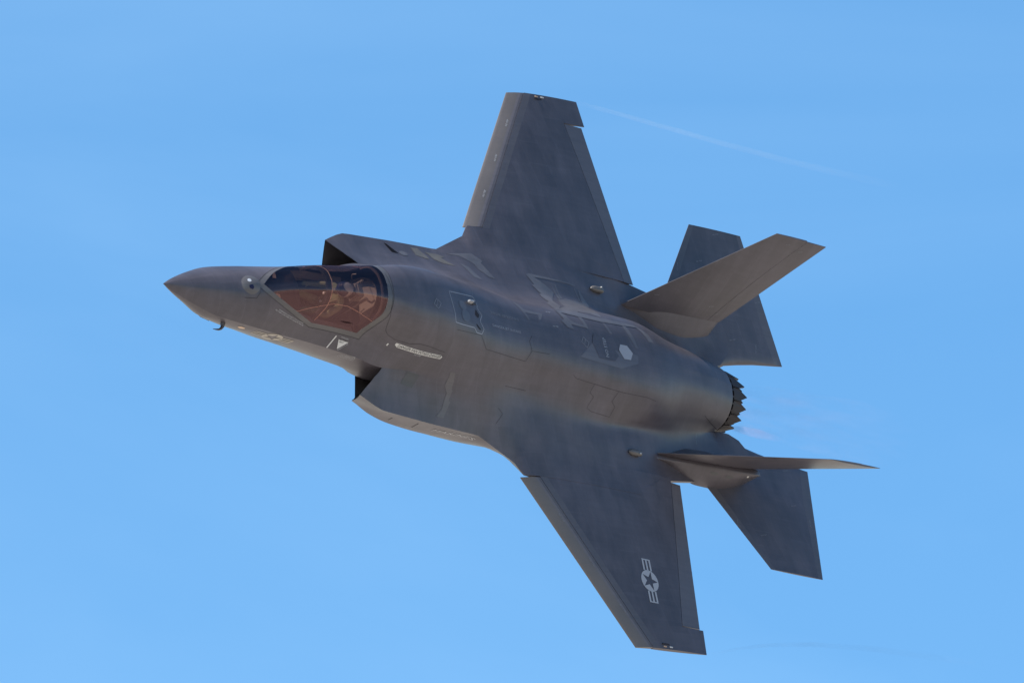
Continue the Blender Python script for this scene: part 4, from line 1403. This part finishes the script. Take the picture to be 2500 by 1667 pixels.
ribbon('pale_strip', [a, b], .014, MAT['mark_dim'], fin_p, BV_FP, hint=PORT)
for p in D['finP_dark']:
    disc_on('vent_patch', p, .10, .03, 0, MAT['tape_dark'], fin_p, BV_FP, hint=PORT)
disc_on('fin_light', D['finP_light'][0], .03, .02, 0, MAT['mark_bright'], fin_p, BV_FP, hint=PORT)
disc_on('nose_light', D['nose_light'][0], .075, .045, 0, MAT['tan_light'], fu, hint=PORT)


# ------------------------------------------------------------------ small fittings on the skin
def lathe_x(name, prof, c, mat, parent, ny=1.0, nz=1.0, seg=20, half=False):
    """body of revolution about the x axis; prof = [(x, r)]"""
    rows = []
    for x, r in prof:
        rows.append([(c[0] + x, c[1] + r * ny * math.cos(2 * math.pi * k / seg), c[2] + r * nz * math.sin(2 * math.pi * k / seg)) for k in range(seg + 1)])
    v, f = grid(rows)
    return mesh_obj(name, v, f, mat, parent, angle=45)


def box(name, c, sx, sy, sz, mat, parent, taper=1.0, bev=.006):
    bm = bmesh.new()
    bmesh.ops.create_cube(bm, size=1)
    for v in bm.verts:
        k = taper if v.co.z > 0 else 1
        v.co = Vector((c[0] + v.co.x * sx * k, c[1] + v.co.y * sy * k, c[2] + v.co.z * sz))
    if bev:
        bmesh.ops.bevel(bm, geom=bm.edges[:], offset=bev, segments=2, affect='EDGES')
    return bm_obj(name, bm, mat, parent, angle=40)


# paired bumps ahead of the fins
for s_ in (1, -1):
    p, n_ = snap(BV_BODY, (10.80, s_ * 1.575, .22), UP, 0)
    b_ = lathe_x('sensor_bump', [(-.14, .001), (-.13, .022), (-.11, .042), (-.08, .056), (-.04, .063), (.08, .063), (.15, .058), (.16, .050), (.16, .001)],
                 (p.x, p.y, p.z + .03), MAT['pale'], fu, ny=.95, nz=.85)
    lathe_x('bump_window', [(-.012, .001), (-.010, .012), (.010, .012), (.012, .001)], (p.x + .09, p.y + s_ * .03, p.z + .088), MAT['mark_bright'], b_, seg=10)
# blade aerial
p, n_ = snap(BV_BODY, (6.20, .11, 1.2), UP, 0)
box('blade_aerial', (p.x, p.y, p.z + .03), .13, .04, .085, MAT['mark'], fu, taper=.85)
box('blade_shade', (p.x + .10, p.y, p.z + .012), .10, .07, .03, MAT['tape_dark'], fu, taper=.8)  # dark box stands in for the shade just aft of the aerial

# sensor fairing ahead of the canopy, with its two windows
p, n_ = snap(BV_BODY, (1.56, 0, .45), UP, 0)
rows = []
for i in range(13):
    t = i / 12
    x = 1.38 + .42 * t
    w = .20 * math.sin(math.pi * (t * .9 + .08)) ** .7
    base = snap(BV_BODY, (x, 0, .45), UP, 0)[0].z
    h = .05 * math.sin(math.pi * min(t * 1.15, 1) ** .9) ** .8 if t < .87 else .05 * math.sin(math.pi * min(t * 1.15, 1) ** .9)
    r = []
    for k in range(15):
        q_ = -1 + 2 * k / 14
        z0 = snap(BV_BODY, (x, q_ * w, .45), UP, 0)[0].z
        r.append((x, q_ * w, z0 - .008 + max(h, 0) * (1 - q_ ** 2) ** 1.15))
    rows.append(r)
v_, f_ = grid(rows)
sf = mesh_obj('sensor_fairing', v_, f_, MAT['frame'], fu, angle=60)
BV_SF = bvh_of([sf])
SN = Vector((-.45, 0, .89)).normalized()


def poly_on(name, c, pts, mat, parent, bv, n, off=.004):
    n = Vector(n).normalized()
    uy = Vector((0, 1, 0)); uy = (uy - n * uy.dot(n)).normalized(); ux = uy.cross(n)
    return flat_on(name, pts, [tuple(range(len(pts)))], c, ux, uy, mat, parent, bv, off)


hexp = [(.042 * math.cos(a), .040 * math.sin(a)) for a in [math.pi / 6 + k * math.pi / 3 for k in range(6)]]
drape('sensor_window', [(1.505 + a * .9, .075 + b, .5 + a * .3) for a, b in hexp], MAT['white_glint'], sf, bv=BV_SF, hint=SN, off=.003, maxlen=.02)
drape('sensor_window', [(1.525 + a * .9, -.075 + b, .5 + a * .3) for a, b in [(-.045, .03), (.03, .045), (.05, -.01), (.02, -.045), (-.04, -.02)]], MAT['navy_glass'], sf, bv=BV_SF, hint=SN, off=.003, maxlen=.02)
for sg in (1, -1):
    pass

# faceted targeting sensor under the chin, air-data probe and pale chin patch
E_ = [(1.02, -.43), (1.18, -.60), (1.42, -.70), (1.70, -.68), (1.82, -.60)]
V_, F_ = [], []
for x, z in E_:
    w = .05 + .16 * math.sin(math.pi * (x - .98) / .88)
    V_ += [(x, -w - .05, min(z + .16, -.38)), (x, -w * .55, z), (x, w * .55, z), (x, w + .05, min(z + .16, -.38))]
for i in range(len(E_) - 1):
    for j in range(3):
        F_.append((4 * i + j, 4 * i + j + 1, 4 * i + j + 5, 4 * i + j + 4))
mesh_obj('targeting_sensor', V_, F_, MAT['navy_glass'], fu, smooth=False, merge=0)


def tube(name, path, radii, mat, parent, seg=10):
    rows = []
    path = [Vector(p) for p in path]
    for i, p in enumerate(path):
        t = (path[min(i + 1, len(path) - 1)] - path[max(i - 1, 0)]).normalized()
        u = t.cross(Vector((0, .3, 1))).normalized(); w = t.cross(u)
        rows.append([tuple(p + (u * math.cos(2 * math.pi * k / seg) + w * math.sin(2 * math.pi * k / seg)) * radii[i]) for k in range(seg + 1)])
    rows = [[tuple(path[0])] * (seg + 1)] + rows + [[tuple(path[-1])] * (seg + 1)]
    v, f = grid(rows)
    return mesh_obj(name, v, f, mat, parent, angle=50)


for sg in (-1,):
    tube('air_data_probe', [(1.37, sg * .47, -.20), (1.36, sg * .53, -.215), (1.33, sg * .565, -.23), (1.28, sg * .585, -.24), (1.22, sg * .59, -.245), (1.15, sg * .59, -.248)],
         [.045, .032, .024, .018, .012, .005], MAT['probe'], fu)

# wing-tip lamps
for w_, s_, bv in ((wing_s, 1, BV_WS), (wing_p, -1, BV_WP)):
    for k, (x, m_) in enumerate(((10.46, 'tan_light'), (10.60, 'mark_bright'))):
        p, n_ = snap(bv, (x, s_ * 5.30, .2), UP, 0)
        box('tip_lamp', (p.x, p.y, p.z + .004), .08, .026, .012, MAT[m_], w_, taper=.8, bev=.003)
    p, n_ = snap(bv, (10.53, s_ * 5.255, .2), UP, 0)
    box('lamp_recess', (p.x, p.y, p.z), .26, .03, .008, MAT['seam'], w_, bev=0)

# ------------------------------------------------------------------ cockpit
def cockpit():
    tub = Acc()
    X0, X1 = 1.95, 3.98
    def wy(x): return float(np.interp(x, [1.95, 2.4, 2.9, 3.98], [.16, .36, .47, .50]))
    xs = np.linspace(X0, X1, 9)
    tub.rows([[(x, -wy(x), .40), (x, -wy(x) * .96, .10), (x, -wy(x) * .6, -.15), (x, wy(x) * .6, -.15), (x, wy(x) * .96, .10), (x, wy(x), .40)] for x in xs])
    for x in (X0, X1):
        w = wy(x)
        tub.add([(x, -w, .40), (x, -w * .96, .10), (x, -w * .6, -.15), (x, w * .6, -.15), (x, w * .96, .10), (x, w, .40)], [(0, 1, 2, 3, 4, 5)])
    t = mesh_obj('cockpit_tub', tub.v, tub.f, MAT['cock_dark'], jet, smooth=False, merge=0)
    # side ledges under the rails
    for s_ in (1, -1):
        rows = [[(x, s_ * (wy(x) + .03), .43), (x, s_ * (wy(x) - .10), .40), (x, s_ * (wy(x) - .11), .33)] for x in np.linspace(2.35, 3.9, 8)]
        v, f = grid(rows)
        mesh_obj('side_console', v, f, MAT['cock_grey'], t, merge=0, angle=20)
    # glare shield and the wide instrument display
    rows = []
    for x, z, w in ((1.95, .47, .12), (2.10, .55, .23), (2.30, .62, .33), (2.50, .63, .39), (2.56, .59, .40)):
        rows.append([(x, w * q, z - .10 * abs(q) ** 2.2) for q in np.linspace(-1, 1, 11)])
    v, f = grid(rows)
    mesh_obj('glare_shield', v, f, MAT['cock_black'], t, merge=0, angle=50)
    box('instrument_display', (2.53, 0, .42), .03, .62, .22, MAT['screen'], t, bev=.004)
    for y in (-.2, 0, .2):
        box('display_glow', (2.548, y, .44), .008, .13, .10, MAT['screen_lit'], t, bev=0)
    # bulkhead behind the seat
    rows = []
    for x, k in ((3.92, 0), (4.02, 1)):
        rows.append([(x, .40 * math.cos(a), .50 + (.62 - .10 * k) * math.sin(a)) for a in np.linspace(0, math.pi, 15)])
    rows.append([(4.02, 0, .6)] * 15)
    v, f = grid(rows)
    mesh_obj('aft_deck', v, f, MAT['cock_grey'], t, merge=0, angle=30)
    # seat
    st = box('ejection_seat', (3.66, 0, .42), .14, .44, .80, MAT['cock_black'], jet, taper=.8, bev=.02)
    box('head_box', (3.66, 0, .88), .20, .30, .24, MAT['cock_grey'], st, taper=.8, bev=.03)
    box('head_pad', (3.545, 0, .88), .05, .22, .17, MAT['cock_black'], st, bev=.02)
    box('seat_cushion', (3.42, 0, .07), .46, .42, .12, MAT['olive'], st, bev=.03)
    for s_ in (1, -1):
        box('seat_rail', (3.74, s_ * .17, .55), .05, .04, .95, MAT['cock_grey'], st, bev=.008)
    # bow frame inside the glass, lifting strap, det-cord line and corner pads
    def ring_on_glass(x, w, d, name, mat, y0=-.515, y1=.515, n=36):
        rows = []
        for i in range(n + 1):
            a = math.pi * i / n
            o_ = Vector((x, 0, .55))
            dr = Vector((0, -math.cos(a), math.sin(a) * 1.0 - .10)).normalized()
            h1 = BV_GLASS.ray_cast(o_ + Vector((-w / 2, 0, 0)), dr, 1.5)
            h2 = BV_GLASS.ray_cast(o_ + Vector((w / 2, 0, 0)), dr, 1.5)
            if h1[0] is None or h2[0] is None:
                continue
            a1, a2 = h1[0] - dr * .012, h2[0] - dr * .012
            rows.append([tuple(a1), tuple(a2), tuple(a2 - dr * d), tuple(a1 - dr * d), tuple(a1)])
        v, f = grid(rows)
        return mesh_obj(name, v, f, mat, canopy, smooth=False, merge=0)
    ring_on_glass(2.835, .075, .04, 'canopy_bow', MAT['cock_black'])
    ring_on_glass(2.882, .013, .012, 'bow_highlight', MAT['tan_trim'])  # pale strip paints the bright highlight along the bow's rear edge
    ring_on_glass(3.90, .03, .03, 'rear_arch', MAT['cock_dark'])
    cord = [(2.39, -.48, .55), (2.59, -.41, .70), (2.80, -.375, .83), (2.98, -.375, .94), (3.25, -.39, .985), (3.56, -.425, .945), (3.77, -.465, .90), (3.92, -.49, .87)]
    for s_ in (1, -1):
        ribbon('cord_line', [(x, y * -s_ * -1 if s_ > 0 else -y, z) for x, y, z in cord], .011, MAT['tan_trim'], canopy, BV_GLASS, hint=(0, -s_, .3), off=-.006)
        box('corner_pad', (2.06, s_ * -.20, .545), .08, .10, .02, MAT['tan_trim'], t, bev=.003)
    # grab handles on the rear arch
    for s_ in (1, -1):
        tube('grab_handle', [(3.80, s_ * .34, .74), (3.74, s_ * .35, .80), (3.70, s_ * .35, .86), (3.72, s_ * .33, .93)], [.012] * 4, MAT['cock_grey'], t, seg=8)


cockpit()


# ------------------------------------------------------------------ pilot
def skin_mesh(joints, edges, root):
    me = bpy.data.meshes.new('skin')
    names = list(joints)
    me.from_pydata([joints[n][0] for n in names], [(names.index(a), names.index(b)) for a, b in edges], [])
    o = bpy.data.objects.new('skin', me); COL.objects.link(o)
    md = o.modifiers.new('s', 'SKIN'); md.use_smooth_shade = True
    for i, n in enumerate(names):
        r = joints[n][1]
        o.data.skin_vertices[0].data[i].radius = (r, r) if not isinstance(r, tuple) else r
        o.data.skin_vertices[0].data[i].use_root = (n == root)
    sb = o.modifiers.new('b', 'SUBSURF'); sb.levels = 2; sb.render_levels = 2
    out = bpy.data.meshes.new_from_object(o.evaluated_get(bpy.context.evaluated_depsgraph_get()))
    bpy.data.objects.remove(o)
    return out


def make_pilot():
    J = {'pelvis': ((3.46, 0, .20), (.15, .12)), 'waist': ((3.48, 0, .36), (.14, .11)), 'chest': ((3.47, 0, .54), (.17, .12)),
         'collar': ((3.46, 0, .66), (.11, .09)), 'neck': ((3.43, 0, .72), .06), 'head': ((3.40, 0, .82), .085)}
    E = [('pelvis', 'waist'), ('waist', 'chest'), ('chest', 'collar'), ('collar', 'neck'), ('neck', 'head')]
    for s_, t in ((1, 'r'), (-1, 'l')):
        J.update({t + 'sho': ((3.44, s_ * .20, .63), .075), t + 'elb': ((3.28, s_ * .30, .42), .055), t + 'wri': ((3.05, s_ * .27, .42), .038),
                  t + 'palm': ((2.98, s_ * .26, .425), (.042, .026)),
                  t + 'hip': ((3.38, s_ * .11, .20), .095), t + 'knee': ((2.98, s_ * .16, .25), .070), t + 'ank': ((2.72, s_ * .14, -.06), .050), t + 'toe': ((2.60, s_ * .14, -.06), .042)})
        E += [('collar', t + 'sho'), (t + 'sho', t + 'elb'), (t + 'elb', t + 'wri'), (t + 'wri', t + 'palm'), ('pelvis', t + 'hip'), (t + 'hip', t + 'knee'), (t + 'knee', t + 'ank'), (t + 'ank', t + 'toe')]
        for i, (dy, ln) in enumerate(((-.030, .070), (-.010, .080), (.010, .076), (.030, .060))):
            J.update({t + 'f%da' % i: ((2.955, s_ * .26 + dy, .43), .010), t + 'f%db' % i: ((2.955 - ln * .6, s_ * .26 + dy, .425), .009), t + 'f%dc' % i: ((2.955 - ln * .7, s_ * .26 + dy, .39), .008)})
            E += [(t + 'palm', t + 'f%da' % i), (t + 'f%da' % i, t + 'f%db' % i), (t + 'f%db' % i, t + 'f%dc' % i)]
        J.update({t + 'ta': ((2.99, s_ * .26 - s_ * .045, .42), .011), t + 'tb': ((2.95, s_ * .26 - s_ * .06, .405), .009)})
        E += [(t + 'palm', t + 'ta'), (t + 'ta', t + 'tb')]
    me = skin_mesh(J, E, 'pelvis')
    me.materials.append(MAT['suit'])
    o = bpy.data.objects.new('person', me); COL.objects.link(o)
    o.matrix_world = JET
    o['label'] = 'pilot in green flight suit and dark helmet seated under the canopy'
    o['category'] = 'person'
    # helmet: shell with a rim, visor and oxygen mask
    c = Vector((3.38, .0, .885))
    rows = []
    for i in range(15):
        th = math.pi * i / 14 * .80
        rows.append([(c.x + .155 * math.sin(th) * math.cos(p_) * (1.05 if math.cos(p_) > 0 else .98), c.y + .125 * math.sin(th) * math.sin(p_), c.z + .145 * math.cos(th))
                     for p_ in [2 * math.pi * k / 24 for k in range(25)]])
    v, f = grid(rows)
    hm = mesh_obj('helmet', v, f, MAT['helmet'], o, angle=60)
    rows = []
    for i in range(9):
        th = math.radians(52 + 60 * i / 8)
        rows.append([(c.x - .166 * math.sin(th) * math.cos(p_), c.y + .134 * math.sin(th) * math.sin(p_), c.z + .152 * math.cos(th) + .01)
                     for p_ in [math.radians(-78 + 156 * k / 14) for k in range(15)]])
    v, f = grid(rows)
    mesh_obj('visor', v, f, MAT['navy_glass'], hm, angle=60)
    rows = []
    for t_, r in ((0, .058), (.4, .056), (.8, .045), (1, .030)):
        rows.append([(c.x - .09 - .075 * t_, c.y + r * math.cos(a), c.z - .085 - .03 * t_ + r * .95 * math.sin(a)) for a in [2 * math.pi * k / 14 for k in range(15)]])
    rows.append([(c.x - .168, c.y, c.z - .118)] * 15)
    v, f = grid(rows)
    mesh_obj('oxygen_mask', v, f, MAT['cock_black'], hm, angle=50)
    tube('oxygen_hose', [(c.x - .15, c.y, c.z - .13), (c.x - .17, c.y - .02, c.z - .22), (c.x - .13, c.y - .06, c.z - .33), (c.x - .05, c.y - .12, c.z - .42)], [.022] * 4, MAT['cock_black'], o, seg=8)
    # harness vest
    for s_ in (1, -1):
        tube('harness_strap', [(3.46, s_ * .09, .70), (3.36, s_ * .10, .66), (3.315, s_ * .10, .55), (3.31, s_ * .07, .40), (3.29, s_ * .03, .28)], [.022] * 5, MAT['olive'], o, seg=8)
    for y_, z_ in ((-.10, .50), (.10, .50), (0, .38)):
        lathe_x('buckle', [(-.02, .001), (-.018, .022), (.01, .022), (.012, .001)], (3.295, y_, z_), MAT['mark_bright'], o, seg=10)


make_pilot()

# ------------------------------------------------------------------ vapour off the wing tips and the hot exhaust
def trail_mat(name, dens, col, x0, x1, aniso=.2, lo=.15, hi=.70, stretch=(.6, 2.5, 2.5)):
    m = bpy.data.materials.new(name); m.use_nodes = True
    nt = m.node_tree; N, L = nt.nodes, nt.links
    N.remove(N['Principled BSDF'])
    pv = N.new('ShaderNodeVolumePrincipled')
    pv.inputs['Color'].default_value = (*col, 1)
    pv.inputs['Anisotropy'].default_value = aniso
    tc = N.new('ShaderNodeTexCoord'); sx = N.new('ShaderNodeSeparateXYZ')
    L.new(tc.outputs['Object'], sx.inputs[0])
    ra = N.new('ShaderNodeMapRange'); ra.inputs['From Min'].default_value = x0; ra.inputs['From Max'].default_value = x0 + (x1 - x0) * .12
    rb = N.new('ShaderNodeMapRange'); rb.inputs['From Min'].default_value = x1; rb.inputs['From Max'].default_value = x0 + (x1 - x0) * .25
    L.new(sx.outputs['X'], ra.inputs['Value']); L.new(sx.outputs['X'], rb.inputs['Value'])
    mp = N.new('ShaderNodeMapping'); mp.inputs['Scale'].default_value = stretch
    L.new(tc.outputs['Object'], mp.inputs['Vector'])
    nz = N.new('ShaderNodeTexNoise'); nz.inputs['Scale'].default_value = 1.5; nz.inputs['Detail'].default_value = 2
    L.new(mp.outputs[0], nz.inputs['Vector'])
    rc = N.new('ShaderNodeMapRange'); rc.inputs['From Min'].default_value = lo; rc.inputs['From Max'].default_value = hi
    L.new(nz.outputs['Fac'], rc.inputs['Value'])
    a = N.new('ShaderNodeMath'); a.operation = 'MULTIPLY'; L.new(ra.outputs[0], a.inputs[0]); L.new(rb.outputs[0], a.inputs[1])
    b = N.new('ShaderNodeMath'); b.operation = 'MULTIPLY'; L.new(a.outputs[0], b.inputs[0]); L.new(rc.outputs[0], b.inputs[1])
    d = N.new('ShaderNodeMath'); d.operation = 'MULTIPLY'; d.inputs[1].default_value = dens
    L.new(b.outputs[0], d.inputs[0]); L.new(d.outputs[0], pv.inputs['Density'])
    L.new(pv.outputs[0], N['Material Output'].inputs['Volume'])
    return m


def plume(name, path, radii, mat, label, cat):
    o = tube(name, path, radii, mat, None, seg=14)
    o.matrix_world = JET
    o['label'] = label; o['category'] = cat
    return o


tp = [(11.5, 5.35, .23), (12.4, 5.33, .24), (13.6, 5.28, .25), (15.2, 5.21, .27), (17.0, 5.15, .30), (19.0, 5.12, .36), (20.5, 5.10, .40)]
plume('vapour_trail', tp, [.040, .042, .046, .052, .062, .075, .085], trail_mat('thin_vapour', TRAIL * 1.2, (1, 1, 1), 11.0, 20.0), 'thin white vapour trail streaming from the upper wing tip', 'vapour trail')
tp = [(11.5, -5.33, .23), (12.3, -5.10, .24), (13.2, -4.90, .25), (14.4, -4.72, .26), (16.0, -4.58, .28), (17.6, -4.52, .31), (19.2, -4.50, .35)]
plume('vapour_trail', tp, [.025, .03, .04, .05, .06, .065, .07], trail_mat('faint_vapour', TRAIL * 1.1, (.9, .8, .85), 11.2, 19.0), 'faint curved vapour trail behind the lower wing tip', 'vapour trail')
tp = [(13.98, 0, -.05), (14.6, 0, -.05), (15.6, 0, -.04), (16.8, 0, -.02), (18.2, 0, .0), (19.5, 0, .02)]
pl_ = plume('exhaust_plume', tp, [.42, .46, .5, .55, .58, .5], trail_mat('hot_exhaust', PLUME, (1, .84, .97), 13.2, 18.6, lo=.50, hi=.72, stretch=(.5, 3.6, 3.6)), 'faint pinkish exhaust streaming behind the engine nozzle', 'exhaust')
tube('bright_streak', [(14.02, -.36, -.20), (14.4, -.37, -.19), (14.85, -.38, -.18), (15.3, -.40, -.18), (15.6, -.41, -.18)], [.03, .07, .085, .06, .02],
     trail_mat('bright_exhaust', 3.6, (1, .74, .93), 13.9, 15.7, lo=.2, hi=.75, stretch=(1.2, 5, 5)), pl_, seg=12)
